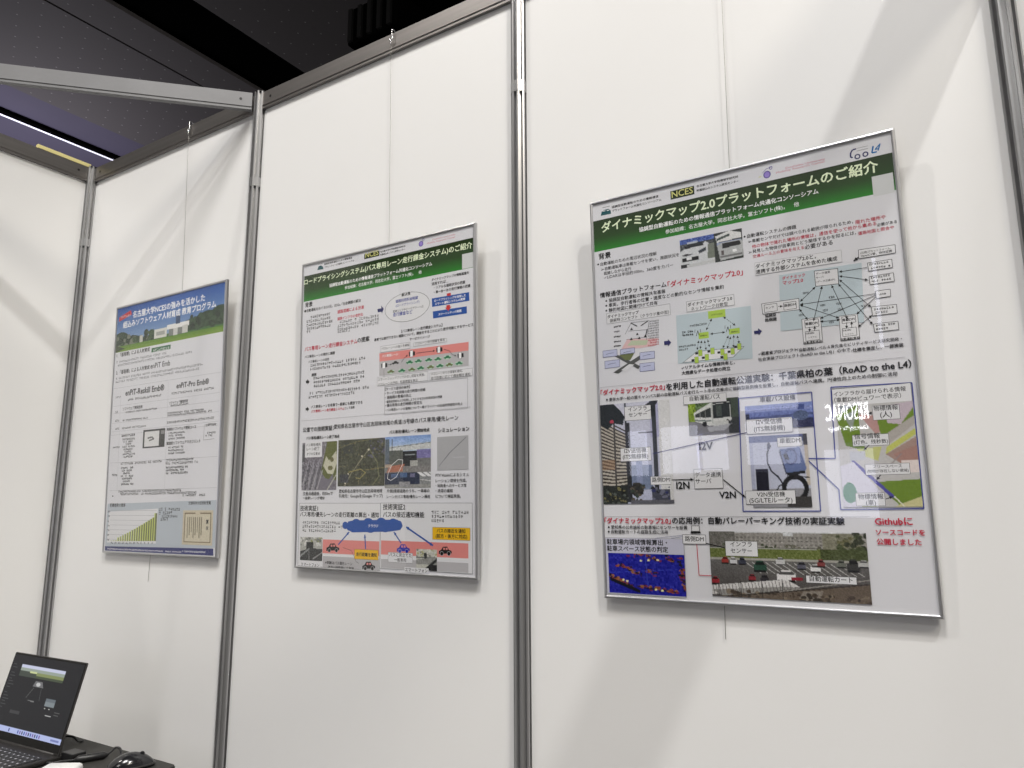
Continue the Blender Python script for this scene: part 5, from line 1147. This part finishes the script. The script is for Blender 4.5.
 ('T','インフラ',-231.8,380.3,-191.2,'k',0,'b',0),
 ('T','センサー',-231.2,368.6,-191.4,'k',0,'b',0),
 ('R',-253.2,304.2,-186.5,277.1,'paper','k','d',0.6),
 ('T','I2V送信機',-244.5,294.7,-196.2,'k',0,'b',0),
 ('T','(ITS無線機)',-248.4,282.3,-192.7,'k',0,'b',0),
 ('R',-189.7,244.4,-147.4,227.9,'paper','k','d',0.6),
 ('T','路側DM',-187.0,233.8,-150.2,'k',0,'b',0),
 ('L',[(-182.9,290.3),(7.2,321.9)],'navy',1.6,'','d',0),
 ('L',[(-145.9,236.5),(-101.2,236.7)],'k',1.8,'e','d',0),
 ('L',[(-42.9,234.6),(-3.4,200.2)],'k',1.8,'e','d',0),
 ('L',[(-194.9,376.1),(-179.5,381.1)],'k',1,'','d',0),
 ('R',162.2,390.3,287.8,358.9,'paper','k','d',0.6),
 ('T','インフラから届けられる情報',164.7,377.8,279.7,'k',0,'b',0),
 ('T','（車載DMビュワーで表示）',165.1,366.7,271.5,'k',0,'b',0),
 ('I','map',166.0,181.3,287.9,359.5),
 ('R',225.1,354.9,267.1,330.2,'paper','k','d',0.6),
 ('T','物標情報',227.1,346.9,265.0,'k',0,'b',0),
 ('T','(人)',236.5,334.8,254.7,'k',0,'b',0),
 ('R',189.1,305.9,246.5,286.4,'paper','k','d',0.6),
 ('T','信号情報',192.6,299.6,233.1,'k',0,'b',0),
 ('T','(灯色、残秒数)',191.0,290.1,245.0,'k',0,'b',0),
 ('R',205.4,254.4,274.0,235.7,'paper','k','d',0.6),
 ('T','フリースペース',217.7,247.5,262.4,'k',0,'b',0),
 ('T','(物標が存在しない領域)',208.0,240.0,271.8,'k',0,'b',0),
 ('R',186.1,205.1,232.0,183.0,'paper','k','d',0.6),
 ('T','物標情報',190.2,195.1,229.7,'k',0,'b',0),
 ('T','(車)',201.9,184.9,217.2,'k',0,'b',0),
 ('L',[(224.1,343.0),(217.8,342.8)],'k',1.4,'e','d',0),
 ('L',[(214.8,287.7),(205.5,278.7)],'k',1.4,'e','d',0),
 ('L',[(229.3,236.0),(221.4,227.0)],'k',1.4,'e','d',0),
 ('L',[(233.5,194.5),(244.5,198.5)],'k',1.4,'e','d',0),
 ('L',[(-298.3,163.2),(206.3,166.8)],'lg',0.7,'','d',0),
 ('T','「ダイナミックマップ2.0」',-294.9,151.6,-152.4,'r',1,'t',0),
 ('T','の応用例：自動バレーパーキング技術の実証実験',-149.1,151.7,164.9,'k',1,'t',0),
 ('E',-286.2,143.4,2,2,'k',None,'d',1.0),
 ('T','愛知県の公共施設の駐車場にセンサーを設置',-280.7,140.5,-119.1,'k',0,'b',0),
 ('E',-286.6,134.1,2,2,'k',None,'d',1.0),
 ('T','自動運転カートの経路生成に活用',-281.1,131.2,-159.4,'k',0,'b',0),
 ('R',-294.8,122.0,-127.8,10.4,'lav2','lg','d',1.0),
 ('T','駐車場内領域情報算出・',-291.5,109.3,-162.0,'k',1,'b',0),
 ('T','駐車スペース状態の判定',-291.6,95.9,-160.7,'k',1,'b',0),
 ('I','lidar',-290.1,12.0,-128.1,91.3),
 ('L',[(-186.4,122.2),(-128.4,129.0)],'slate',0.7,'','d',0),
 ('L',[(-153.1,122.1),(-129.3,126.3)],'slate',0.7,'','d',0),
 ('R',-129.5,130.1,-83.7,112.6,'paper','k','d',0.8),
 ('T','路側DM',-125.0,118.3,-87.8,'k',0,'b',0),
 ('R',-110.5,147.2,-95.2,136.6,'paper','k','d',1),
 ('F',[(-111.9,136.9),(-94.1,136.7),(-92.3,132.9),(-113.3,133.0)],'k','d'),
 ('L',[(-102.0,111.7),(-100.9,54.0),(13.4,53.3)],'r',1.3,'','d',0),
 ('I','parking',-77.1,17.0,197.3,137.1),
 ('R',-46.8,119.3,12.5,91.9,'paper','k','d',0.5),
 ('T','インフラ',-37.2,110.0,2.6,'k',0,'b',0),
 ('T','センサー',-37.3,98.0,1.8,'k',0,'b',0),
 ('L',[(-83.6,114.1),(-72.2,111.7),(-47.6,106.3)],'k',2,'','d',0),
 ('R',93.8,61.5,176.3,49.1,'paper','k','d',0.5),
 ('T','自動運転カート',99.8,52.5,169.9,'k',0,'b',0),
 ('T','Githubに',213.2,151.3,269.9,'r',1,'t',0),
 ('T','ソースコードを',213.0,134.4,286.8,'r',1,'t',0),
 ('T','公開しました',213.1,118.3,280.2,'r',1,'t',0),
],
}
# ------------------------------------------------------------------ posters
SRGB = dict(k=(22, 22, 24), r=(196, 24, 60), w=(250, 250, 250), gw=(238, 250, 214), grey=(110, 110, 116), lg=(168, 168, 172), paper=(228, 228, 230), paper2=(214, 216, 216),
    teal=(22, 84, 92), nces=(34, 46, 22), ncest=(222, 220, 140), purp=(160, 140, 214), dpurp=(98, 84, 160), yel=(214, 214, 130), pink=(214, 150, 164), navy=(28, 30, 96), cyan=(22, 110, 176),
    pinkl=(228, 192, 192), greenl=(196, 206, 176), dg=(84, 86, 84), olive=(110, 118, 74), lav=(196, 200, 226), slate=(92, 96, 140), teal1=(194, 208, 214), lime=(176, 206, 80), blue=(54, 66, 150),
    lav2=(200, 200, 216), lav3=(190, 198, 206), navy2=(40, 46, 112), yg=(206, 214, 120), salmon=(228, 142, 136), lgrey=(190, 188, 190), mint=(190, 222, 196), grn=(52, 122, 84), grn2=(54, 112, 70),
    blue2=(30, 82, 164), blue3=(30, 34, 170), sign=(255, 255, 255), red2=(206, 52, 52), yel2=(240, 190, 30))
INK = {k: lin(v) for k, v in SRGB.items()}

class Ink:
    """flat printed shapes gathered into one mesh, each with its own ink colour"""
    def __init__(s): s.v, s.f, s.c = [], [], []
    def add(s, vs, fs, col, y):
        n = len(s.v); s.v += [(x, y, z) for x, z in vs]; s.f += [tuple(n + i for i in f) for f in fs]; s.c += [(*INK[col], 1.0)] * len(vs)
    def poly(s, P, col, y): s.add(P, [tuple(range(len(P)))], col, y)
    def seg(s, a, b, w, col, y):
        dx, dz = b[0] - a[0], b[1] - a[1]; L = math.hypot(dx, dz) or 1; nx, nz = -dz / L * w / 2, dx / L * w / 2
        s.poly([(a[0] - nx, a[1] - nz), (b[0] - nx, b[1] - nz), (b[0] + nx, b[1] + nz), (a[0] + nx, a[1] + nz)], col, y)
    def head(s, tip, frm, sz, col, y):
        dx, dz = tip[0] - frm[0], tip[1] - frm[1]; L = math.hypot(dx, dz) or 1; dx, dz = dx / L, dz / L
        s.poly([tip, (tip[0] - dx * sz - dz * sz * .5, tip[1] - dz * sz + dx * sz * .5), (tip[0] - dx * sz + dz * sz * .5, tip[1] - dz * sz - dx * sz * .5)], col, y)
    def build(s, name, parent, m=None):
        me = bpy.data.meshes.new(name); me.from_pydata(s.v, [], s.f)
        ca = me.color_attributes.new('ink', 'FLOAT_COLOR', 'POINT'); ca.data.foreach_set('color', np.array(s.c, np.float32).ravel()); me.update()
        return link(name, me, m or M_INK, parent)

# every line of lettering is set once as a text curve, turned to mesh data and then discarded
TEXTS = {}
def set_type(reqs):
    obs = []
    for s, bold in reqs:
        cu = bpy.data.curves.new('lettering', 'FONT'); cu.body = s; cu.size = 1.0; cu.resolution_u = 2; cu.fill_mode = 'FRONT' if hasattr(cu, 'fill_mode') else 'FRONT'
        cu.dimensions = '2D'; cu.offset = 0.0
        o = bpy.data.objects.new('lettering', cu); COL.objects.link(o); obs.append(((s, bold), o))
    bpy.context.view_layer.update(); dg = bpy.context.evaluated_depsgraph_get()
    for key, o in obs:
        e = o.evaluated_get(dg); me = e.to_mesh()
        if len(me.vertices):
            co = np.empty(len(me.vertices) * 3, np.float32); me.vertices.foreach_get('co', co); co = co.reshape(-1, 3)[:, :2].copy()
            TEXTS[key] = (co, [tuple(p.vertices) for p in me.polygons])
        e.to_mesh_clear()
    for key, o in obs:
        cu = o.data; bpy.data.objects.remove(o); bpy.data.curves.remove(cu)

set_type(sorted({(it[1], it[6]) for L in PRINT.values() for it in L if it[0] == 'T'} | {('賞', 1), ('状', 1), ('RESONAC', 1), ('Chemistry for Change', 0)}))

def put_text(ink, s, bold, x0, z, x1, col, y, h=0):
    if (s, bold) not in TEXTS: return
    co, fs = TEXTS[(s, bold)]; a, b = co[:, 0].min(), co[:, 0].max(); k = (x1 - x0) / max(b - a, 1e-6)
    kz = h if h else k
    e = (0.026 if bold else 0.011) * k
    for q, (ex, ez) in enumerate(((-e, 0), (e, 0), (0, -e), (0, e))):      # struck four times for a heavy face
        ink.add([((p[0] - a) * k + x0 + ex, p[1] * kz + z + ez) for p in co.tolist()], fs, col, y - q * 5e-7)

def illegible(ink, x0, z, x1, h, col, w, y, rng):
    """print too small to read: rows of short unreadable strokes"""
    x = x0
    while x < x1 - h * .5:
        if rng.random() < .93:
            for _ in range(4):
                if rng.random() < .55: zz = z + rng.uniform(.05, .95) * h; ink.seg((x + h * .08, zz), (x + h * .86, zz), w / 1000, col, y)
                else: xx = x + rng.uniform(.15, .8) * h; ink.seg((xx, z + h * .05), (xx, z + h * .95), w / 1000, col, y)
        x += h * .98

W2, HH, FWD, THK = 0.3025, 0.8515, 0.0064, 0.011
def frame_mesh(parent):
    prof = [(0.0, THK), (0.0, 0.0035), (0.0012, 0.0010), (0.0035, 0.0), (0.0050, 0.0003), (FWD, 0.0016), (FWD, THK)]   # (inset, depth)
    bm = bmesh.new(); rings = []
    for ins, d in prof:
        rings.append([bm.verts.new(p) for p in ((-W2 + ins, d, ins), (W2 - ins, d, ins), (W2 - ins, d, HH - ins), (-W2 + ins, d, HH - ins))])
    n = len(rings)
    for i in range(n):
        A, B = rings[i], rings[(i + 1) % n]
        for k in range(4):
            f = bm.faces.new((A[k], A[(k + 1) % 4], B[(k + 1) % 4], B[k]))
    return from_bm('frame', bm, M_FRAME, parent)

def poster(num, pose, label, photo_labels):
    x, zb, yb, tilt, rot = pose
    ux = Vector((math.cos(rot), 0, math.sin(rot))); uz = Vector((-math.sin(rot) * math.cos(tilt), -math.sin(tilt), math.cos(rot) * math.cos(tilt)))
    uy = uz.cross(ux)
    root = empty('framed_poster'); tag(root, label, 'poster')
    m = Matrix((ux, uy, uz)).transposed().to_4x4(); m.translation = Vector((x, yb, zb + Z0)); root.matrix_world = m
    frame_mesh(root)
    bm = bmesh.new(); box(bm, -W2 + FWD, W2 - FWD, 0.0045, THK - 0.001, FWD, HH - FWD); from_bm('backing_board', bm, M_BACK, root)
    YS = 0.0036
    bm = bmesh.new(); box(bm, -W2 + FWD, W2 - FWD, YS, YS + 0.0007, FWD, HH - FWD); sheet = from_bm('poster_sheet', bm, M_PAPER, root)
    bm = bmesh.new(); box(bm, -W2 + FWD, W2 - FWD, 0.0011, 0.0018, FWD, HH - FWD); tag(from_bm('acrylic_cover', bm, M_CLEAR, root), 'clear glossy cover sheet')
    parts = {k: Ink() for k in ('t', 'b', 'd', 'lc', 'ln', 'lr', 'l4')}
    rng = random.Random(num); y = YS - 1e-5
    xl, zl, zh = W2 - FWD - 0.0005, FWD + 0.0005, HH - FWD - 0.0005
    cl = lambda q: (max(-xl, min(xl, q[0] / 1000)), max(zl, min(zh, q[1] / 1000)))
    for it in PRINT[num]:
        y -= 4e-6; k = it[0]
        if k == 'I':
            a, b = cl((it[2], it[3])), cl((it[4], it[5])); wmm, hmm = (b[0] - a[0]) * 1000, (b[1] - a[1]) * 1000
            st = 1.3 if it[1] != 'band3' else 8
            r = globals()['P_' + it[1]](max(8, int(wmm / st)), max(8, int(hmm / (st if it[1] != 'band3' else 2))))
            nm = 'header_band' if it[1] == 'band3' else 'photo'
            o = picture(nm, r, a[0], a[1], b[0], b[1], y, M_INK, sheet)
            if nm == 'photo': tag(o, photo_labels[it[1]])
            if it[1] == 'certificate':
                for ch, f in (('賞', .62), ('状', .44)):
                    y -= 4e-6; put_text(parts['b'], ch, 1, a[0] + (b[0] - a[0]) * .78, a[1] + (b[1] - a[1]) * f, a[0] + (b[0] - a[0]) * .86, 'k', y)
        elif k == 'T':
            _, s, x0, z, x1, c, bo, part, h = it; put_text(parts[part], s, bo, x0 / 1000, z / 1000, min(x1 / 1000, xl), c, y, h / 1000)
        elif k == 'G': illegible(parts[it[7]], it[1] / 1000, it[2] / 1000, min(it[3] / 1000, xl), it[4] / 1000, it[5], it[6], y, rng)
        elif k == 'R':
            a, b = cl(it[1:3]), cl(it[3:5]); x0, x1, z0, z1 = min(a[0], b[0]), max(a[0], b[0]), min(a[1], b[1]), max(a[1], b[1]); P = parts[it[7]]
            if it[5]: P.poly([(x0, z0), (x1, z0), (x1, z1), (x0, z1)], it[5], y)
            if it[6]:
                C = [(x0, z0), (x1, z0), (x1, z1), (x0, z1)]
                for i in range(4): P.seg(C[i], C[(i + 1) % 4], it[8] / 1000, it[6], y - 2e-6)
        elif k == 'F': parts[it[3]].poly([cl(q) for q in it[1]], it[2], y)
        elif k == 'E':
            _, cx, cz, rx, rz, fill, line, part, lw = it; n = 28
            C = [((cx + rx * math.cos(2 * math.pi * i / n)) / 1000, (cz + rz * math.sin(2 * math.pi * i / n)) / 1000) for i in range(n)]
            if fill: parts[part].poly(C, fill, y)
            if line:
                for i in range(n): parts[part].seg(C[i], C[(i + 1) % n], lw / 1000, line, y - 2e-6)
        elif k == 'L':
            _, P, c, lw, ar, part, dash = it; Q = [cl(q) for q in P]; I_ = parts[part]
            if len(Q) == 2 and abs(Q[0][1] - Q[1][1]) < .03 * abs(Q[0][0] - Q[1][0]): zz = (Q[0][1] + Q[1][1]) / 2; Q = [(Q[0][0], zz), (Q[1][0], zz)]
            for a, b in zip(Q, Q[1:]):
                if dash:
                    L = math.hypot(b[0] - a[0], b[1] - a[1]); n = max(1, int(L * 1000 / dash))
                    for i in range(n):
                        p = [(a[0] + (b[0] - a[0]) * t, a[1] + (b[1] - a[1]) * t) for t in (i / n, (i + .6) / n)]; I_.seg(p[0], p[1], lw / 1000, c, y)
                else: I_.seg(a, b, lw / 1000, c, y)
            hs = .004 + lw * .0012
            if ar in ('e', 'b'): I_.head(Q[-1], Q[-2], hs, c, y - 2e-6)
            if ar in ('s', 'b'): I_.head(Q[0], Q[1], hs, c, y - 2e-6)
    for k, nm in (('t', 'heading_text'), ('b', 'body_text'), ('d', 'diagram'), ('lc', 'consortium_emblem'), ('ln', 'laboratory_badge'), ('lr', 'university_emblem'), ('l4', 'project_lettermark')):
        if parts[k].v: parts[k].build(nm, sheet)
    return root

poster(1, (0.6281, -1.4233, -0.008, 0.037, -0.0057), 'framed poster with a blue sky campus photo header, leftmost on the wall beside the corner',
       {'campus': 'printed photo of a white building, trees and lawn under a blue sky', 'screenshot': 'printed dark screenshot', 'certificate': 'printed photo of a beige award certificate'})
poster(2, (1.5655, -1.4454, -0.008, 0.0366, -0.0123), 'framed green-headed poster on the middle panel with a blue cloud and pink road lanes',
       {'aerial1': 'printed aerial photo with a looping ramp', 'aerial2': 'printed dark green aerial photo', 'crossing': 'printed photo of a street crossing', 'simul': 'printed grey picture with a diagonal line', 'phone1': 'printed black and white dashboard photo, left', 'phone2': 'printed black and white dashboard photo, right'})
poster(3, (2.4861, -1.4727, -0.008, 0.0342, -0.0027), 'largest framed green-headed poster on the right panel, covered in diagrams and street photos',
       {'cars': 'printed photo of two white cars', 'street': 'printed photo of a street with an apartment block', 'bus': 'printed photo of a white bus', 'seat': 'printed bluish photo of equipment in a bus', 'device': 'printed photo of a receiver box with coiled cable', 'map': 'printed colour map of a junction', 'lidar': 'printed deep blue sensor picture', 'parking': 'printed photo of a car park'})

# ------------------------------------------------------------------ hanging wires
def hanging(xt, xm, zm, xb, zb, label):
    o = empty('hanging_wire', (xt, -0.003, Z0)); tag(o, label, 'wire', 'wires the posters hang from')
    bm = bmesh.new()
    tube(bm, [(0, -0.0015, 0.030), (0, -0.001, 0.0), (xm - xt, 0.0005, zm), (xb - xt, 0.0085, -1.38), (xb - xt - .003, 0.0095, zb)], 0.0006, 6); from_bm('wire', bm, M_WIRE, o)
    bm = bmesh.new()
    pts = [(0.004, 0.010, 0.052), (0.004, 0.010, 0.0645), (0.004, 0.006, 0.069), (0.004, -0.002, 0.068), (0.004, -0.004, 0.060), (0.005, -0.004, 0.045), (0.0055, -0.0045, 0.036), (0.002, -0.0045, 0.030), (-0.002, -0.0045, 0.034), (-0.002, -0.0045, 0.040)]
    tube(bm, curve(pts, 5), 0.0015, 8); from_bm('hook', bm, M_CHROME, o)
    bm = bmesh.new(); tube(bm, [(0, -0.003, 0.020), (0, -0.003, 0.034)], 0.0022, 8); from_bm('crimp', bm, M_CHROME, o)
hanging(0.626, 0.657, -.56, 0.583, -1.508, 'thin steel wire and hook above the blue sky poster')
hanging(1.560, 1.570, -.56, 1.568, -1.40, 'thin steel wire and hook above the middle poster')
hanging(2.497, 2.488, -.60, 2.429, -1.535, 'thin steel wire above the largest poster, its tail showing below')
# ------------------------------------------------------------------ table and what lies on it
TZ = 0.70
t = empty('folding_table', (0.556, -0.467, 0)); tag(t, 'dark topped table in the corner under the laptop', 'table')
bm = bmesh.new()
def rounded(hx, hy, r, n=6):
    return [(sx * (hx - r) + r * math.cos(a0 + math.pi / 2 * k / n), sy * (hy - r) + r * math.sin(a0 + math.pi / 2 * k / n)) for sx, sy, a0 in ((1, 1, 0), (-1, 1, math.pi / 2), (-1, -1, math.pi), (1, -1, 3 * math.pi / 2)) for k in range(n + 1)]
prism(bm, rounded(0.468, 0.316, 0.02), TZ - 0.026, TZ); from_bm('tabletop', bm, M_TABLE, t)
bm = bmesh.new(); prism(bm, rounded(0.4695, 0.3175, 0.021), TZ - 0.022, TZ - 0.003); from_bm('edge_band', bm, M_BLACK, t)
for sx in (-1, 1):
    for sy in (-1, 1):
        bm = bmesh.new(); tube(bm, [(sx * .42, sy * .26, 0.0), (sx * .42, sy * .26, TZ - .026)], 0.014, 12); from_bm('leg', bm, M_DARK, t)
    bm = bmesh.new(); tube(bm, [(sx * .42, -.26, .12), (sx * .42, .26, .12)], 0.010, 10); from_bm('crossbar', bm, M_DARK, t)

# laptop
LW, LH, LD = 0.36, 0.235, 0.245
t = empty('laptop', (0.727, -0.302, TZ), 0.045); tag(t, 'open black laptop with a dark lit screen, at the bottom left corner', 'laptop')
bm = bmesh.new(); box(bm, -LW, 0, -LD, 0.012, 0.002, 0.014, 0.003, 2); from_bm('base', bm, M_LAPTOP, t)
for fx in (-LW + .03, -.03):
    for fy in (-LD + .03, -.02):
        bm = bmesh.new(); prism(bm, [(0.006 * math.cos(k * .7854) + fx, 0.006 * math.sin(k * .7854) + fy) for k in range(8)], 0, 0.003); from_bm('rubber_foot', bm, M_BLACK, t)
bm = bmesh.new()
for row in range(6):
    n = 15; kw = (LW - .03) / n; kd = 0.0165 if row else 0.010; y1 = -0.030 - (row * .0178 if row == 0 else .012 + (row - 1) * .0182)
    for k in range(n):
        if row == 5 and 4 <= k <= 8:
            if k == 4: box(bm, -LW + .015 + 4 * kw + .0012, -LW + .015 + 9 * kw - .0012, y1 - kd, y1, .0138, .0162, .0008, 1)
            continue
        xk = -LW + .015 + k * kw
        box(bm, xk + .0012, xk + kw - .0012, y1 - kd, y1, .0138, .0162, .0008, 1)
        box(bm, xk + .006, xk + .011, y1 - kd + .008, y1 - .004, .0162, .0163, mat=1)
from_bm('keyboard', bm, [M_KEY, M_KEYLEG], t)
bm = bmesh.new(); box(bm, -LW * .66, -LW * .36, -LD + .01, -.150, .0138, .0143, .0002, 1); from_bm('touchpad', bm, M_BEZEL, t)
bm = bmesh.new(); tube(bm, [(-LW + .02, .004, .0135), (-.02, .004, .0135)], .0055, 12); from_bm('hinge', bm, M_LAPTOP, t)
lid = bpy.data.objects.new('lid', None)
bm = bmesh.new(); box(bm, -LW, 0, 0.0, 0.006, 0.002, LH, 0.0025, 2)
lid = from_bm('lid', bm, M_LAPTOP, t); lid.location = (0, 0, 0.012); lid.rotation_euler = (-0.246, 0, 0)
bm = bmesh.new(); box(bm, -LW + .002, -.002, -0.0008, 0.001, 0.008, LH - .002); from_bm('bezel', bm, M_BEZEL, lid)
r = P_desktop(200, 124); o = picture('screen', r, -LW + .004, .028, -.004, LH - .006, -0.0011, M_SCREEN, lid); tag(o, 'lit screen with dark windows and a pale taskbar')
bm = bmesh.new(); prism(bm, [(.0015 * math.cos(k * .7854), .0015 * math.sin(k * .7854)) for k in range(8)], 0.0004, 0.0012, Matrix.Translation((-LW * .28, 0, LH - .0045)) @ Matrix.Rotation(math.pi / 2, 4, 'X')); from_bm('camera_lens', bm, M_GLOSS, lid)
bm = bmesh.new(); box(bm, -0.032, 0.020, 0.013, 0.050, 0.001, 0.022, 0.002); 
for v in bm.verts: v.co.x += 0.012
o = from_bm('docking_block', bm, M_BLACK); o.location = (0.742, -0.302, TZ); o.rotation_euler = (0, 0, .045); tag(o, 'small black block standing right behind the laptop hinge', 'adapter')

# cable with an inline box, running back from the laptop
t = empty('adapter_cable', (0.80, -0.25, TZ)); tag(t, 'black cable with a thick inline box, looping beside the mouse', 'cable')
inl = Vector((-0.003, 0.0, 0.010))
bm = bmesh.new(); tube(bm, curve([(-0.058, -0.074, 0.006), (-0.045, -0.058, 0.008), (-0.030, -0.045, 0.009), (-0.018, -0.034, 0.010)]), 0.0028, 8); from_bm('cord', bm, M_BLACK, t)
bm = bmesh.new(); tube(bm, curve([(0.012, 0.034, 0.010), (0.004, 0.05, 0.014), (0.0, 0.062, 0.019), (0.008, 0.07, 0.016), (0.022, 0.066, 0.006), (0.04, 0.058, 0.0035), (0.07, 0.07, 0.0035), (0.10, 0.075, 0.0035)]), 0.0028, 8); from_bm('cord', bm, M_BLACK, t)
bm = bmesh.new(); tube(bm, [(-0.020, -0.036, 0.010), (-0.016, -0.028, 0.010), (0.008, 0.026, 0.010), (0.013, 0.035, 0.010)], [0.004, 0.0095, 0.0095, 0.004], 12); from_bm('inline_box', bm, M_BLACK, t)
bm = bmesh.new(); tube(bm, [(-0.068, -0.080, 0.006), (-0.056, -0.072, 0.006)], 0.0045, 8); from_bm('plug', bm, M_BLACK, t)
bm = bmesh.new(); tube(bm, curve([(0.50, -0.200, 0.004), (0.54, -0.196, 0.012), (0.572, -0.19, 0.016), (0.588, -0.186, 0.014), (0.600, -0.182, 0.006), (0.604, -0.175, 0.003), (0.60, -0.168, 0.003)]), 0.0032, 8)
o = from_bm('power_cable', bm, M_BLACK); o.location = (0, 0, TZ); tag(o, 'black cable end arching out behind the laptop screen', 'cable')

# mouse
t = empty('computer_mouse', (0.934, -0.224, TZ), math.radians(57)); tag(t, 'glossy black computer mouse near the right end of the table', 'mouse')
bm = bmesh.new(); bmesh.ops.create_uvsphere(bm, u_segments=40, v_segments=24, radius=1)
for v in bm.verts:
    x, y, z = v.co; v.co.x = x * .057; v.co.y = y * .035 * (1 - .12 * x); z = max(z, -.05)
    v.co.z = max(0.001, z * (.037 - .007 * x * x)) if z > 0 else .001
from_bm('shell', bm, M_GLOSS, t, True)
bm = bmesh.new(); bmesh.ops.create_uvsphere(bm, u_segments=32, v_segments=16, radius=1)
for v in bm.verts: v.co.x = v.co.x * .058 ; v.co.y *= .0362; v.co.z = v.co.z * .005 + .007
from_bm('side_trim', bm, M_LAPTOP, t, True)
bm = bmesh.new(); tube(bm, [(.024, -.0035, .0295), (.024, .0035, .0295)], .0068, 16); from_bm('scroll_wheel', bm, M_BLACK, t)
bm = bmesh.new(); tube(bm, [(.006 + .003 * k, 0, .0366 - .0011 * k * k / 6 - .0002 * k) for k in range(6)], .0006, 6); from_bm('button_seam', bm, M_BEZEL, t)

# white rounded plastic case, cut by the lower edge of the picture
bm = bmesh.new(); box(bm, -.045, .045, -.030, .030, 0, .024, .011, 4); o = from_bm('white_case', bm, M_WHITEP, None, True)
o.location = (0.840, -0.352, TZ); o.rotation_euler = (0, 0, .6); tag(o, 'white rounded plastic case in front of the cable, cut by the bottom edge', 'case')

# ------------------------------------------------------------------ the booth across the aisle, seen mirrored in the acrylic
M_GLOWP = mat('backlit_panel', (0.80, 0.82, 1.0), 0.5, emit=3.2)
M_SIGN = mat('sign_letters', (1.0, 1.0, 1.0), 0.5, emit=13.0)
M_BOOTH = mat('violet_booth_wall', (0.42, 0.41, 0.52), 0.6, emit=0.0)
YB = -6.5
t = empty('exhibit_booth', (1.0, YB - .3, 0)); tag(t, 'lit exhibit booth across the aisle, mirrored in the poster covers', 'booth')
def bpart(name, x0, x1, z0, z1, y0, y1, m):
    bm = bmesh.new(); box(bm, x0 - 1.0, x1 - 1.0, y0 - (YB - .3), y1 - (YB - .3), z0, z1); return from_bm(name, bm, m, t)
bpart('back_wall', -1.6, 3.6, 0, 2.6, YB - .20, YB - .12, M_BOOTH)
bpart('counter', -0.6, 1.6, 0, 1.33, YB + .10, YB + .6, M_DARK)
for x0, x1, z0, z1 in ((-0.50, -0.30, 1.30, 1.84), (-.10, .30, 1.34, 1.86), (.36, .62, 1.36, 1.74), (.80, 1.38, 1.98, 2.34), (.84, 1.36, 1.40, 1.86), (1.60, 2.04, .85, 1.52)): bpart('light_panel', x0, x1, z0, z1, YB - .12, YB - .05, M_GLOWP)
bpart('sign_board', 1.58, 2.12, 1.58, 2.14, YB - .12, YB - .08, M_BOOTH)
bpart('light_pole', 2.20, 2.23, 2.5, 3.4, YB - .1, YB - .07, M_GLOWP)
for nm, s, bo, hw, dz, h in (('sign_lettering', 'RESONAC', 1, .195, -.03, .235), ('sign_tagline', 'Chemistry for Change', 0, .18, -.13, .06)):
    sg = Ink(); put_text(sg, s, bo, -hw, dz, hw, 'sign', 0, h)
    o = sg.build(nm, t, M_SIGN); o.rotation_euler = (0, 0, math.pi); o.location = (1.84 - 1.0, (YB - .075) - (YB - .3), 1.84)
